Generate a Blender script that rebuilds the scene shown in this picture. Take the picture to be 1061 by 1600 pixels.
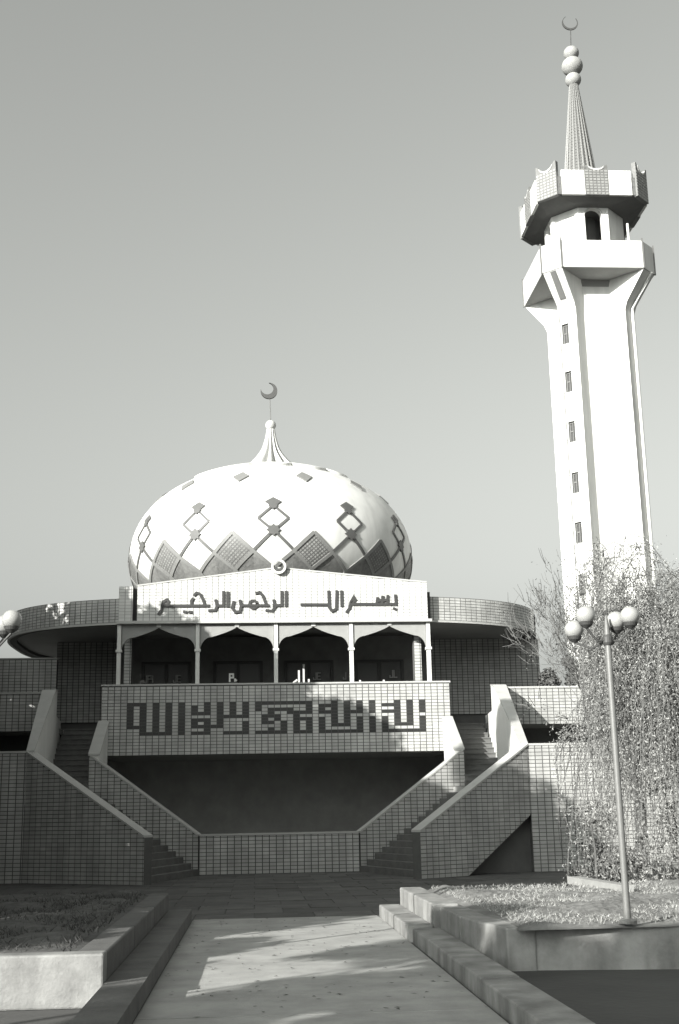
import bpy, math, random
import numpy as np
from math import sin, cos, tan, pi, radians, hypot, atan2
random.seed(7)
rng = np.random.default_rng(11)

S = bpy.context.scene
for o in list(bpy.data.objects):
    bpy.data.objects.remove(o)

# ------------------------------------------------------------------ camera
EYE = 1.65
PITCH, YAW, ROLL, FPX = 0.24112, 0.07218, 0.018833, 1908.4
cd = bpy.data.cameras.new('camera')
cam = bpy.data.objects.new('camera', cd)
S.collection.objects.link(cam)
S.camera = cam
cd.sensor_fit = 'VERTICAL'
cd.sensor_height = 36.0
cd.sensor_width = 36.0
cd.lens = 36.0 * FPX / 1600.0
cd.clip_start = 0.1
cd.clip_end = 5000.0
from mathutils import Matrix, Vector
cp, sp, cw, sw, cr, sr = cos(PITCH), sin(PITCH), cos(YAW), sin(YAW), cos(ROLL), sin(ROLL)
Rw = Matrix(((cw, -sw, 0), (sw, cw, 0), (0, 0, 1)))
Pm = Matrix(((1, 0, 0), (0, -sp, cp), (0, cp, sp)))
Rr = Matrix(((cr, -sr, 0), (sr, cr, 0), (0, 0, 1)))
M = Rr @ Pm @ Rw                       # rows: right, up, forward
rot = Matrix((M[0], M[1], -M[2])).transposed()
cam.matrix_world = Matrix.Translation((0, 0, EYE)) @ rot.to_4x4()

# ------------------------------------------------------------------ sky and sun
SUN_AZ, SUN_EL = radians(45.0), radians(20.0)       # sun stands behind the left shoulder
sun_dir = Vector((-sin(SUN_AZ) * cos(SUN_EL), -cos(SUN_AZ) * cos(SUN_EL), sin(SUN_EL)))
world = bpy.data.worlds.new('World')
S.world = world
world.use_nodes = True
nt = world.node_tree
nt.nodes.clear()
sky = nt.nodes.new('ShaderNodeTexSky')
sky.sky_type = 'NISHITA'
sky.sun_disc = False
sky.sun_elevation = SUN_EL
sky.sun_rotation = atan2(sun_dir.x, sun_dir.y)
sky.altitude = 0
sky.air_density = 1.0
sky.dust_density = 5.5
sky.ozone_density = 1.0
# a black and white photograph: grey sky,
bw = nt.nodes.new('ShaderNodeVectorMath'); bw.operation = 'DOT_PRODUCT'   # film weighted to blue
bw.inputs[1].default_value = (0.05, 0.25, 0.70)
tint = nt.nodes.new('ShaderNodeMix'); tint.data_type = 'RGBA'; tint.blend_type = 'MULTIPLY'
tint.inputs['Factor'].default_value = 1.0
tint.inputs['B'].default_value = (0.99, 1.02, 0.97, 1)
bg = nt.nodes.new('ShaderNodeBackground')
bg.inputs['Strength'].default_value = 0.11
wo = nt.nodes.new('ShaderNodeOutputWorld')
nt.links.new(sky.outputs[0], bw.inputs[0])
nt.links.new(bw.outputs['Value'], tint.inputs['A'])
nt.links.new(tint.outputs['Result'], bg.inputs['Color'])
nt.links.new(bg.outputs[0], wo.inputs['Surface'])
sl = bpy.data.lights.new('sun', 'SUN')
sl.energy = 5.0
sl.angle = radians(0.5)
sl.color = (1.0, 0.985, 0.94)
sun = bpy.data.objects.new('sun', sl)
sun.location = (-30, -30, 40)
sun.rotation_euler = sun_dir.to_track_quat('Z', 'Y').to_euler()
S.collection.objects.link(sun)
S.view_settings.view_transform = 'Standard'
S.view_settings.look = 'None'
S.view_settings.exposure = 1.0
S.view_settings.gamma = 1.0
S.view_settings.use_curve_mapping = False

# ------------------------------------------------------------------ materials
def mat(name, base, rough=0.7, var=0.0, noise=0.0, nscale=3.0, bump=0.0, bscale=40.0, streak=0.0, island=0.0, metallic=0.0, trans=0.0):
    m = bpy.data.materials.new(name)
    m.use_nodes = True
    n = m.node_tree
    b = n.nodes['Principled BSDF']
    b.inputs['Roughness'].default_value = rough
    b.inputs['Metallic'].default_value = metallic
    g = base if isinstance(base, tuple) else (base, base * 1.005, base * 0.975)
    if len(g) == 3: g = g + (1,)
    b.inputs['Base Color'].default_value = g
    val = None
    tc = n.nodes.new('ShaderNodeTexCoord')
    geo = n.nodes.new('ShaderNodeNewGeometry')
    def mul(a, c):
        k = n.nodes.new('ShaderNodeMath'); k.operation = 'MULTIPLY'
        n.links.new(a, k.inputs[0]); n.links.new(c, k.inputs[1]); return k.outputs[0]
    def rng_(src, lo, hi, f0=0.0, f1=1.0):
        k = n.nodes.new('ShaderNodeMapRange')
        k.inputs[1].default_value = f0; k.inputs[2].default_value = f1
        k.inputs[3].default_value = lo; k.inputs[4].default_value = hi
        n.links.new(src, k.inputs[0]); return k.outputs[0]
    terms = []
    if island:
        terms.append(rng_(geo.outputs['Random Per Island'], 1 - island, 1 + island))
        oi = n.nodes.new('ShaderNodeObjectInfo')
        terms.append(rng_(oi.outputs['Random'], 1 - island, 1 + island))
    if noise:
        t = n.nodes.new('ShaderNodeTexNoise'); t.inputs['Scale'].default_value = nscale
        t.inputs['Detail'].default_value = 6.0; t.inputs['Roughness'].default_value = 0.65
        n.links.new(geo.outputs['Position'], t.inputs['Vector'])
        terms.append(rng_(t.outputs['Fac'], 1 - noise, 1 + noise, 0.3, 0.7))
    if streak:
        mp = n.nodes.new('ShaderNodeMapping'); mp.inputs['Scale'].default_value = (2.0, 2.0, 0.35)
        n.links.new(geo.outputs['Position'], mp.inputs['Vector'])
        t = n.nodes.new('ShaderNodeTexNoise'); t.inputs['Scale'].default_value = 1.3
        t.inputs['Detail'].default_value = 5.0
        n.links.new(mp.outputs[0], t.inputs['Vector'])
        terms.append(rng_(t.outputs['Fac'], 1 - streak, 1.0, 0.35, 0.6))
    if terms:
        v = terms[0]
        for t in terms[1:]: v = mul(v, t)
        mx = n.nodes.new('ShaderNodeMix'); mx.data_type = 'RGBA'; mx.blend_type = 'MULTIPLY'
        mx.inputs['Factor'].default_value = 1.0
        mx.inputs['A'].default_value = g
        cb = n.nodes.new('ShaderNodeCombineColor')
        for i in range(3): n.links.new(v, cb.inputs[i])
        n.links.new(cb.outputs[0], mx.inputs['B'])
        n.links.new(mx.outputs['Result'], b.inputs['Base Color'])
    if bump:
        t = n.nodes.new('ShaderNodeTexNoise'); t.inputs['Scale'].default_value = bscale
        t.inputs['Detail'].default_value = 5.0
        n.links.new(geo.outputs['Position'], t.inputs['Vector'])
        bp = n.nodes.new('ShaderNodeBump'); bp.inputs['Strength'].default_value = bump
        bp.inputs['Distance'].default_value = 0.02
        n.links.new(t.outputs['Fac'], bp.inputs['Height'])
        n.links.new(bp.outputs[0], b.inputs['Normal'])
    if trans:
        b.inputs['Transmission Weight'].default_value = trans
    return m

TILE = mat('glazed_tile', 0.4, 0.34, island=0.10, noise=0.12, nscale=1.4, streak=0.2)
TILE_DARK = mat('dark_glazed_tile', 0.028, 0.32, island=0.18)
GROUT = mat('grout', 0.09, 0.9, noise=0.15)
PLASTER = mat('white_plaster', 0.6, 0.75, noise=0.05, nscale=0.8, bump=0.1, bscale=30, streak=0.07)
TOWER = mat('white_render', 0.62, 0.7, noise=0.035, nscale=0.7, bump=0.1, bscale=20, streak=0.16)
DOME_WHITE = mat('dome_white', 0.62, 0.5, noise=0.06, nscale=1.1, streak=0.14, bump=0.08, bscale=9)
MOSAIC = mat('mosaic_grey', 0.155, 0.5, noise=0.25, nscale=9)
MOSAIC_DARK = mat('mosaic_dark_grey', 0.125, 0.5, noise=0.3, nscale=9)
STRIP = mat('lattice_grey', 0.17, 0.6, noise=0.1, nscale=5)
STRIP_DARK = mat('lattice_dark_grey', 0.085, 0.6, noise=0.1, nscale=5)
GREYTILE = mat('grey_mosaic_tile', 0.2, 0.5, island=0.15)
SPAN = mat('spandrel_grey', 0.25, 0.7, noise=0.08, nscale=4)
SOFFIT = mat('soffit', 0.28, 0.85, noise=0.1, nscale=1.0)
CONC = mat('concrete', 0.24, 0.85, noise=0.3, nscale=2.6, bump=0.35, bscale=28, streak=0.3)
CONC_TOP = mat('concrete_top', 0.25, 0.88, noise=0.14, nscale=2.2, bump=0.25, bscale=35)
PAVE = mat('pavement', 0.3, 0.85, noise=0.22, nscale=1.6, bump=0.3, bscale=40)
GROUND = mat('ground', 0.06, 0.95, noise=0.25, nscale=0.5, bump=0.3, bscale=12)
SOIL = mat('soil', 0.14, 0.95, noise=0.35, nscale=3.0, bump=0.6, bscale=18)
STRAW = mat('dry_grass', 0.3, 0.8, island=0.3)
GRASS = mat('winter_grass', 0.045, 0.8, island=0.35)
COPING = mat('coping', 0.38, 0.7, noise=0.08, nscale=3)
VOID = mat('undercroft_plaster', 0.33, 0.9, noise=0.15, nscale=1.5)
STEPC = mat('shaded_step_concrete', 0.11, 0.9, noise=0.2, nscale=3)  # darker than the other concrete; shade on the flights is in the colour
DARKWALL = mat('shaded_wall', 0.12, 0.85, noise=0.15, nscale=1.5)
DARK = mat('dark_timber', 0.035, 0.6)
GLASS = mat('dark_glass', 0.05, 0.45)
METAL = mat('grey_metal', 0.13, 0.5, noise=0.1, nscale=8)
IRON = mat('dark_iron', 0.05, 0.6)
WHITEMETAL = mat('white_paint', 0.55, 0.5, noise=0.06, nscale=4)
BALL = mat('ball_stone', 0.27, 0.8, noise=0.12, nscale=4, bump=0.5, bscale=14)
SPIRE = mat('spire_grey', 0.2, 0.6, island=0.1)
SPIRE_IN = mat('spire_groove', 0.12, 0.8)
GLOBE = mat('opal_glass', 0.3, 0.25)
LETTER = mat('letter_paint', 0.03, 0.55)
BARK = mat('bark', 0.09, 0.9, noise=0.3, nscale=12, bump=0.4, bscale=30)
TWIG = mat('twig_bark', 0.105, 0.9, noise=0.2, nscale=8)
FINIAL = mat('finial_plaster', 0.42, 0.7, noise=0.08, nscale=3)
LEAF = mat('willow_leaf', 0.19, 0.95, island=0.55)
LEAF_DARK = mat('evergreen_leaf', 0.07, 0.7, island=0.35)
LEAF_MID = mat('shrub_leaf', 0.09, 0.7, island=0.4)
HILL = mat('far_ground', 0.3, 0.95, noise=0.1, nscale=0.05)

# ------------------------------------------------------------------ mesh helpers
C = S.collection
ORG = {}
class MB:
    def __init__(s): s.v = []; s.f = []
    def poly(s, pts):
        i = len(s.v); s.v.extend(tuple(p) for p in pts); s.f.append(tuple(range(i, i + len(pts))))
    def box(s, x0, x1, y0, y1, z0, z1):
        i = len(s.v)
        s.v += [(x0,y0,z0),(x1,y0,z0),(x1,y1,z0),(x0,y1,z0),(x0,y0,z1),(x1,y0,z1),(x1,y1,z1),(x0,y1,z1)]
        s.f += [(i,i+3,i+2,i+1),(i+4,i+5,i+6,i+7),(i,i+1,i+5,i+4),(i+1,i+2,i+6,i+5),(i+2,i+3,i+7,i+6),(i+3,i,i+4,i+7)]
    def prism(s, pts, d, back=True):
        """polygon pts (3d, outward front order) pushed along vector d to its back"""
        n = len(pts); i = len(s.v); d = Vector(d)
        s.v += [tuple(p) for p in pts] + [tuple(Vector(p) + d) for p in pts]
        s.f.append(tuple(range(i, i + n)))
        if back: s.f.append(tuple(range(i + 2*n - 1, i + n - 1, -1)))
        for k in range(n):
            a, b = i + k, i + (k + 1) % n
            s.f.append((b, a, a + n, b + n))
    def loft(s, rings, closed=True, caps=True):
        i = len(s.v); n = len(rings[0])
        for r in rings: s.v += [tuple(p) for p in r]
        for j in range(len(rings) - 1):
            for k in range(n if closed else n - 1):
                a = i + j*n + k; b = i + j*n + (k + 1) % n
                s.f.append((a, b, b + n, a + n))
        if caps:
            s.f.append(tuple(range(i + n - 1, i - 1, -1)))
            s.f.append(tuple(range(i + (len(rings)-1)*n, i + len(rings)*n)))
    def tube(s, pts, rad, n=6, caps=True):
        pts = [Vector(p) for p in pts]
        if not hasattr(rad, '__len__'): rad = [rad] * len(pts)
        rings = []
        up = Vector((0.31, 0.17, 0.93))
        for k, p in enumerate(pts):
            t = (pts[min(k+1, len(pts)-1)] - pts[max(k-1, 0)]).normalized()
            a = t.cross(up)
            if a.length < 1e-3: a = t.cross(Vector((1, 0, 0)))
            a.normalize(); b = t.cross(a)
            rings.append([p + (a*cos(2*pi*j/n) + b*sin(2*pi*j/n)) * rad[k] for j in range(n)])
        s.loft(rings, True, caps)
    def lathe(s, prof, cx, cy, n=48, rfun=None, caps=True):
        rings = []
        for r, z in prof:
            ring = []
            for j in range(n):
                a = 2*pi*j/n
                rr = r if rfun is None else rfun(r, z, a)
                ring.append((cx + rr*sin(a), cy - rr*cos(a), z))
            rings.append(ring)
        s.loft(rings, True, caps)
    def sphere(s, c, r, n=20, m=12, sz=1.0):
        prof = [(max(1e-3, r*sin(pi*k/m)), c[2] - r*sz*cos(pi*k/m)) for k in range(m+1)]
        s.lathe(prof, c[0], c[1], n)
    def mesh(s, name, m, origin=(0,0,0), smooth=False):
        me = bpy.data.meshes.new(name)
        o = Vector(origin)
        me.from_pydata([(x-o.x, y-o.y, z-o.z) for x, y, z in s.v], [], s.f)
        me.materials.append(m)
        if smooth:
            me.shade_smooth()
        me.update()
        return me
    def build(s, name, m, parent=None, smooth=False, angle=None):
        org = ORG[parent.name] if parent is not None else Vector((0,0,0))
        me = s.mesh(name, m, org, smooth)
        if smooth and angle:
            try: me.set_sharp_from_angle(angle=radians(angle))
            except Exception: pass
        o = bpy.data.objects.new(name, me); C.objects.link(o)
        if parent is not None: o.parent = parent
        ORG[o.name] = org.copy()
        return o

def tag(o, label=None, cat=None, group=None, kind=None):
    if label: o['label'] = label
    if cat: o['category'] = cat
    if group: o['group'] = group
    if kind: o['kind'] = kind
    return o

def thing(name, loc, label, cat, group=None):
    o = bpy.data.objects.new(name, None); C.objects.link(o)
    o.location = loc; o.empty_display_size = 0.3
    ORG[o.name] = Vector(loc)
    return tag(o, label, cat, group)

def inst(name, me, parent, world_loc, rotz=0.0, scale=None):
    o = bpy.data.objects.new(name, me); C.objects.link(o)
    o.parent = parent
    o.location = Vector(world_loc) - ORG[parent.name]
    o.rotation_euler = (0, 0, rotz)
    ORG[o.name] = Vector(world_loc)
    return o

def clip(poly, a, b, c):          # keep a*u+b*v<=c
    out = []
    for i in range(len(poly)):
        p, q = poly[i], poly[(i+1) % len(poly)]
        dp, dq = a*p[0]+b*p[1]-c, a*q[0]+b*q[1]-c
        if dp <= 1e-9: out.append(p)
        if (dp < -1e-9 and dq > 1e-9) or (dp > 1e-9 and dq < -1e-9):
            t = dp/(dp-dq); out.append((p[0]+t*(q[0]-p[0]), p[1]+t*(q[1]-p[1])))
    return out
def parea(p):
    return 0.5*sum(p[i][0]*p[(i+1)%len(p)][1]-p[(i+1)%len(p)][0]*p[i][1] for i in range(len(p)))

PU, PV, JU, JV, TD = 0.199, 0.102, 0.026, 0.018, 0.013
class Tiles:
    """tiles of one thing: up to `limit` single tile objects, the rest one joined mesh"""
    def __init__(s, root, limit=300, name='tile', m=None):
        s.root, s.left, s.rest, s.name, s.m, s.cache = root, limit, MB(), name, m or TILE, {}
    def flat(s, parent, O, U, N, poly, singles=True, pu=PU, pv=PV, ju=JU, jv=JV, skip=None, depth=TD, off=(0, 0)):
        O, U, N = Vector(O), Vector(U).normalized(), Vector(N).normalized()
        V = Vector((0, 0, 1))
        if parea(poly) < 0: poly = poly[::-1]
        us = [p[0] for p in poly]; vs = [p[1] for p in poly]
        c0, c1 = math.floor((min(us)-off[0])/pu), math.ceil((max(us)-off[0])/pu)
        r0, r1 = math.floor((min(vs)-off[1])/pv), math.ceil((max(vs)-off[1])/pv)
        ang = atan2(U.y, U.x)
        for r in range(r1-1, r0-1, -1):
            for c in range(c0, c1):
                if skip and skip(c, r): continue
                u0, u1 = off[0]+c*pu+ju/2, off[0]+(c+1)*pu-ju/2
                v0, v1 = off[1]+r*pv+jv/2, off[1]+(r+1)*pv-jv/2
                q = [(u0,v0),(u1,v0),(u1,v1),(u0,v1)]
                for i in range(len(poly)):
                    p, e = poly[i], poly[(i+1)%len(poly)]
                    du, dv = e[0]-p[0], e[1]-p[1]
                    L = hypot(du, dv)
                    if L < 1e-6: continue
                    a, b = dv/L, -du/L
                    q = clip(q, a, b, a*p[0]+b*p[1]-0.006)
                    if len(q) < 3: break
                if len(q) < 3 or parea(q) < 0.1*pu*pv*0.3: continue
                full = parea(q) > 0.999*(u1-u0)*(v1-v0)
                jit = depth + random.uniform(-.0015, .0015)
                if singles and full and s.left > 0 and N.z == 0:
                    key = (round(ang, 4), round(u1-u0, 4), round(v1-v0, 4))
                    if key not in s.cache:
                        b_ = MB(); w, hh = u1-u0, v1-v0
                        b_.prism([U*0+N*0, U*w, U*w+V*hh, V*hh], -N*depth, back=False)
                        s.cache[key] = b_.mesh(s.name, s.m)
                    inst(s.name, s.cache[key], parent, O+U*u0+V*v0+N*jit)
                    s.left -= 1
                else:
                    s.rest.prism([O+U*x+V*y+N*jit for x, y in q], -N*jit, back=False)
    def finish(s, name='tiling'):
        if s.rest.v:
            return tag(s.rest.build(name, s.m, s.root), kind='stuff')

def slab(b, O, U, N, poly, t):
    """wall body behind the face plane: polygon in (u,v) with thickness t"""
    O, U, N = Vector(O), Vector(U).normalized(), Vector(N).normalized()
    if parea(poly) < 0: poly = poly[::-1]
    V = Vector((0, 0, 1))
    b.prism([O+U*x+V*y for x, y in poly], -N*t)

def resample(pl, step):
    pts = [Vector(p) for p in pl]; out = [pts[0]]
    acc = 0.0
    for a, b in zip(pts, pts[1:]):
        L = (b-a).length; d = step-acc
        while d <= L:
            out.append(a+(b-a)*(d/L)); d += step
        acc = L-(d-step)
    return out

# ================================================================== SETTING
b = MB(); b.poly([(-1500,-600,-0.03),(1500,-600,-0.03),(1500,3000,-0.03),(-1500,3000,-0.03)])
g = b.build('ground', GROUND); tag(g, kind='structure')
# forecourt slabs in front of the hall
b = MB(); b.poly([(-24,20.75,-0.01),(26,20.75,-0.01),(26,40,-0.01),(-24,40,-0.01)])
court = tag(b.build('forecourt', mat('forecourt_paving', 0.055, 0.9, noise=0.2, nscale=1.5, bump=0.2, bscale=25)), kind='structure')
b = MB()
for i in range(46):
    for j in range(17):
        x, y, z = -22+i*1.0+(.5 if j % 2 else 0), 20.95+j*1.0, random.uniform(-.004, .004)
        if y > 36: continue
        b.prism([(x+.012, y+.012, z), (x+.988, y+.012, z), (x+.988, y+.988, z), (x+.012, y+.988, z)], (0, 0, -.02), back=False)
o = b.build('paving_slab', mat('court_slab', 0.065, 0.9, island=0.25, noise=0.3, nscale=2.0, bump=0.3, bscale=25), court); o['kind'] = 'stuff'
# central path of cast slabs
path = MB()
path.box(-1.0, 2.02, 0.5, 20.9, -0.25, -0.008)
po = tag(path.build('path', mat('path_bed', 0.3, 0.9)), kind='structure')
slab_w = [(-0.99, 2.01)]
k = 0
for j in range(16):
    y0 = 1.0 + j*1.25
    for x0, x1 in slab_w:
        b = MB(); dz = random.uniform(-.002, .002)
        b.prism([(x0+.006,y0+.003,dz),(x1-.006,y0+.003,dz),(x1-.006,y0+1.247,dz),(x0+.006,y0+1.247,dz)], (0,0,-.05), back=False)
        b.build('paving_slab', PAVE, po)

# ================================================================== PRAYER HALL
XC = 0.72
YF = 38.75                       # front face of the balcony parapet
hall = thing('prayer_hall', (XC, 42.0, 0.0), 'prayer hall with patterned white dome, Arabic inscription and tiled balcony', 'mosque')
ht = Tiles(hall, 300)
hd = Tiles(hall, 300, 'dark_tile', TILE_DARK)
hg = Tiles(hall, 0, 'gable_tile', mat('sunlit_glazed_tile', 0.5, 0.4, island=0.05))  # lighter copy of the glazed tile, full sun put into its colour

# ---- balcony parapet with its square kufic inscription
PX0, PX1, PZ0, PZ1 = -4.74, 6.205, 3.467, 5.609
NCOL, NROW = 55, 21
b = MB(); b.box(PX0, PX1, YF, YF+0.32, PZ0, PZ1)
bal = b.build('balcony_parapet', GROUT, hall)
cols = {1:'01234567',2:'07',3:'0123456789',4:'9',5:'0123456789',6:'9',7:'0123456789',9:'0123456789',
 11:'1235679',12:'3579',13:'012356789',14:'7',15:'01234567',16:'49',17:'012349',18:'49',19:'012346789',
 21:'0129',22:'04569',23:'0234689',24:'02459',25:'026789',26:'023',27:'03456789',28:'0359',29:'012356789',
 31:'12356789',32:'139',33:'012345679',34:'79',35:'012345679',36:'39',37:'012356789',39:'012356789',
 41:'1356789',42:'139',43:'012345679',44:'79',45:'012345679',46:'9',47:'012356789'}
dark = set()
for c, s_ in cols.items():
    for ch in s_: dark.add((c+3, NROW-1-(5+int(ch))))
pu, pv = (PX1-PX0)/NCOL, (PZ1-0.03-PZ0)/NROW
rect = [(0,0),(PX1-PX0,0),(PX1-PX0,PZ1-0.03-PZ0),(0,PZ1-0.03-PZ0)]
hd.flat(bal, (PX0,YF,PZ0), (1,0,0), (0,-1,0), rect, pu=pu, pv=pv, ju=.012, jv=.012, skip=lambda c,r:(c,r) not in dark)
ht.flat(bal, (PX0,YF,PZ0), (1,0,0), (0,-1,0), rect, pu=pu, pv=pv, skip=lambda c,r:(c,r) in dark)
# right and left cheeks of the parapet
b = MB(); b.box(PX0-.03, PX1+.03, YF-.03, YF+.36, PZ1, PZ1+.05)
b.build('coping', COPING, bal)

# ---- slab, undercroft and dark recess below the balcony
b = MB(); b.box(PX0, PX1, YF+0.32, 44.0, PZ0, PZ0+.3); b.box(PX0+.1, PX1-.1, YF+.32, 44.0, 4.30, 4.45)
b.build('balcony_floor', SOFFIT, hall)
b = MB(); b.box(-9.0, 11.0, 43.6, 43.9, 0, 4.3)
b.build('undercroft_wall', VOID, hall)
b = MB(); b.box(PX0, PX1, 36.6, 43.5, -.006, .004); b.build('undercroft_floor', VOID, hall)

# ---- veranda: posts, ogee arches, back wall
YP = 39.0
ZT = 7.62
post_x = [-4.27, -1.79, 0.70, 3.12, 5.62]
for i, x in enumerate(post_x):
    b = MB(); w = .062
    b.box(x-w, x+w, YP-.02, YP+.13, 4.45, ZT)
    b.box(x-w-.035, x+w+.035, YP-.055, YP+.165, 6.70, 6.78)
    b.build('column', WHITEMETAL, hall)
for x0, x1 in zip(post_x, post_x[1:]):
    a, e = x0+.075, x1-.075
    m_ = (a+e)/2; hw = (e-a)/2
    b = MB()
    prof = []
    for k in range(25):
        t = k/24                      # 0 springing .. 1 crown
        # rounded shoulder then a reversed curve up to the point
        if t < .5:
            q = t/.5; x = 1-0.30*(1-cos(q*pi/2)); z = .50*sin(q*pi/2)
        else:
            q = (t-.5)/.5
            x = .70*(1-q)
            z = .50+.24*q+.12*q**3+.06*sin(q*pi)*.2
        prof.append((x*hw, 6.72+z*.88))
    for s_ in (-1, 1):
        for k in range(24):
            (xa, za), (xb, zb) = prof[k], prof[k+1]
            q = [(m_+s_*xa, YP+.03, za), (m_+s_*xb, YP+.03, zb), (m_+s_*xb, YP+.03, ZT), (m_+s_*xa, YP+.03, ZT)]
            if s_ > 0: q = q[::-1]
            b.prism(q, (0, .07, 0))
    sp_ = b.build('arch', SPAN, hall)
    b = MB(); b.box(m_-.07, m_+.07, YP-.0, YP+.028, 7.49, 7.615)
    b.build('keystone', WHITEMETAL, sp_)
# end piers clad in tile
for x0, x1 in ((-4.17, -3.93), (5.22, 5.46)):
    b = MB(); b.box(x0, x1, YP+.6, YP+1.0, 4.45, ZT)
    p = b.build('pier', GROUT, hall)
    ht.flat(p, (x0, YP+.6, 4.45), (1,0,0), (0,-1,0), [(0,0),(x1-x0,0),(x1-x0,ZT-4.45),(0,ZT-4.45)], singles=False)
# back wall with doors
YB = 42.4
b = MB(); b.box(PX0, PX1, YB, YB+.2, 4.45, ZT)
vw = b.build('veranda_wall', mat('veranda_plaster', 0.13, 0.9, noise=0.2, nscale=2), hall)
for xm in (-3.0, -.55, 1.9, 4.35):
    b = MB()
    for dx in (-.8, 0, .8): b.box(xm+dx-.05, xm+dx+.05, YB-.07, YB-.003, 4.45, 6.75)
    for z in (5.3, 6.0, 6.75): b.box(xm-.85, xm+.85, YB-.062, YB-.004, z-.04, z+.04)
    dr = b.build('door', DARK, hall)
    for dx in (-.4, .4):
        b = MB(); b.box(xm+dx-.34, xm+dx+.34, YB-.03, YB-.006, 4.5, 6.7)
        b.build('pane', GLASS, dr)
    b = MB(); b.box(xm-.62, xm-.58, YB-.09, YB-.07, 5.3, 5.6); b.build('handle', METAL, dr)
# small notices behind the parapet, inside the veranda
def bevel(o, w=.018, seg=2):
    m_ = o.modifiers.new('edge_wear', 'BEVEL'); m_.width = w; m_.segments = seg; m_.limit_method = 'ANGLE'
    return o
NSTROKE = [0]
def strokes(pls, w, O, sc, d=.02):
    """mitred ribbons, extruded; each stroke a hair deeper than the last so that crossings never coincide"""
    b = MB()
    for pl in pls:
        NSTROKE[0] += 1
        y = O[1]-.0012*(NSTROKE[0] % 9)
        P = [Vector((x, z)) for x, z in pl]
        n = len(P)
        T = [(P[k+1]-P[k]).normalized() for k in range(n-1)]
        P[0] = P[0]-T[0]*w*.4; P[-1] = P[-1]+T[-1]*w*.4
        L_, R_ = [], []
        for k in range(n):
            a, c_ = T[max(k-1, 0)], T[min(k, n-2)]
            nm = Vector((-(a.y+c_.y), a.x+c_.x))
            nm = nm.normalized() if nm.length > 1e-4 else Vector((-a.y, a.x))
            co = max(.55, nm.dot(Vector((-a.y, a.x))))
            L_.append(P[k]+nm*w/2/co); R_.append(P[k]-nm*w/2/co)
        i0 = len(b.v)
        for k in range(n):
            for q, yy in ((R_[k], y), (L_[k], y), (L_[k], y+d), (R_[k], y+d)):
                b.v.append((O[0]+q.x*sc, yy, O[2]+q.y*sc))
        for k in range(n-1):
            a, c_ = i0+4*k, i0+4*k+4
            for e in range(4):
                b.f.append((a+e, c_+e, c_+(e+1) % 4, a+(e+1) % 4))
        b.f.append((i0+3, i0+2, i0+1, i0)); e = i0+4*(n-1); b.f.append((e, e+1, e+2, e+3))
    return b
GL = {'P':([[(0,0),(0,1)],[(0,1),(.5,1),(.5,.5),(0,.5)]],.75), '.':([[(0,0),(0,.25)],[(0,.25),(.2,.1)]],.4), 'J':([[(.4,1),(.4,0),(0,0),(0,.25)]],.6),
      'E':([[(.5,1),(0,1),(0,0),(.5,0)],[(0,.5),(.4,.5)]],.7), 'I':([[(0,0),(0,1)]],.3), 'L':([[(0,1),(0,0),(.4,0)]],.6)}
def notice(txt, x, z, hgt, m, y=YB-.16):
    pls = []; cx = 0
    for ch in txt:
        g_, w_ = GL[ch]
        pls += [[(px+cx, pz) for px, pz in pl] for pl in g_]; cx += w_
    if ch == '.': b = MB(); b.box(x-.03, x+.25, y+.025, y+.05, 4.45, z-.03); b.build('notice_stand', METAL, hall)
    strokes(pls, .24 if ch == '.' else .16, (x, y, z), hgt).build('notice_lettering', m, hall)
NOTE_W = mat('notice_white', 0.85, 0.6)
NOTE_G = mat('notice_grey', 0.3, 0.7)
notice('P.', -.80, 5.92, .23, NOTE_W, 40.6)
notice('JPI', -3.75, 6.08, .22, NOTE_G); notice('JE', -2.75, 6.08, .22, NOTE_G)
notice('JE', 2.05, 6.12, .22, NOTE_G); notice('J', 3.08, 6.12, .22, NOTE_G); notice('JL', 4.70, 6.16, .24, NOTE_G)
for x, z1 in ((1.50, 6.55), (1.66, 6.75), (1.83, 6.25), (3.55, 6.2), (4.35, 6.2)):
    b = MB(); b.box(x-.03, x+.03, 41.0, 41.06, 4.45, z1-.25)
    b.build('rail_post', WHITEMETAL, hall)
b = MB(); b.tube([(.55, 41.1, 5.3), (1.45, 41.0, 5.98)], .035, 6)
b.build('handrail', WHITEMETAL, hall)

# ---- gable panel over the veranda
YG = 38.92
GX0, GX1, GZ = -3.72, 5.62, 7.62
b = MB()
pk = (XC+.05, 9.36)
gp = [(GX0, GZ+.06), (GX1, GZ+.06), (GX1, 8.86), pk, (GX0, 8.80)]
b.prism([(x, YG, z) for x, z in gp], (0, .35, 0))
gab = b.build('gable_panel', mat('gable_grout', 0.26, 0.9), hall)
polyg = [(x-GX0, z-GZ) for x, z in gp]
hg.flat(gab, (GX0, YG, GZ), (1,0,0), (0,-1,0), polyg, singles=False, ju=.02, jv=.014, off=(0,.06))
b = MB(); b.box(-4.35, GX1+.12, YG-.06, YG+.42, GZ-.03, GZ+.06)
b.build('lintel', COPING, hall)
# coping on the gable
b = MB()
for (xa, za), (xb, zb) in (((GX0, 8.80), pk), (pk, (GX1, 8.86))):
    b.prism([(xa, YG-.03, za+.003), (xb, YG-.03, zb+.003), (xb, YG-.03, zb+.05), (xa, YG-.03, za+.05)], (0, .41, 0))
b.build('coping', COPING, gab)
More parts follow.
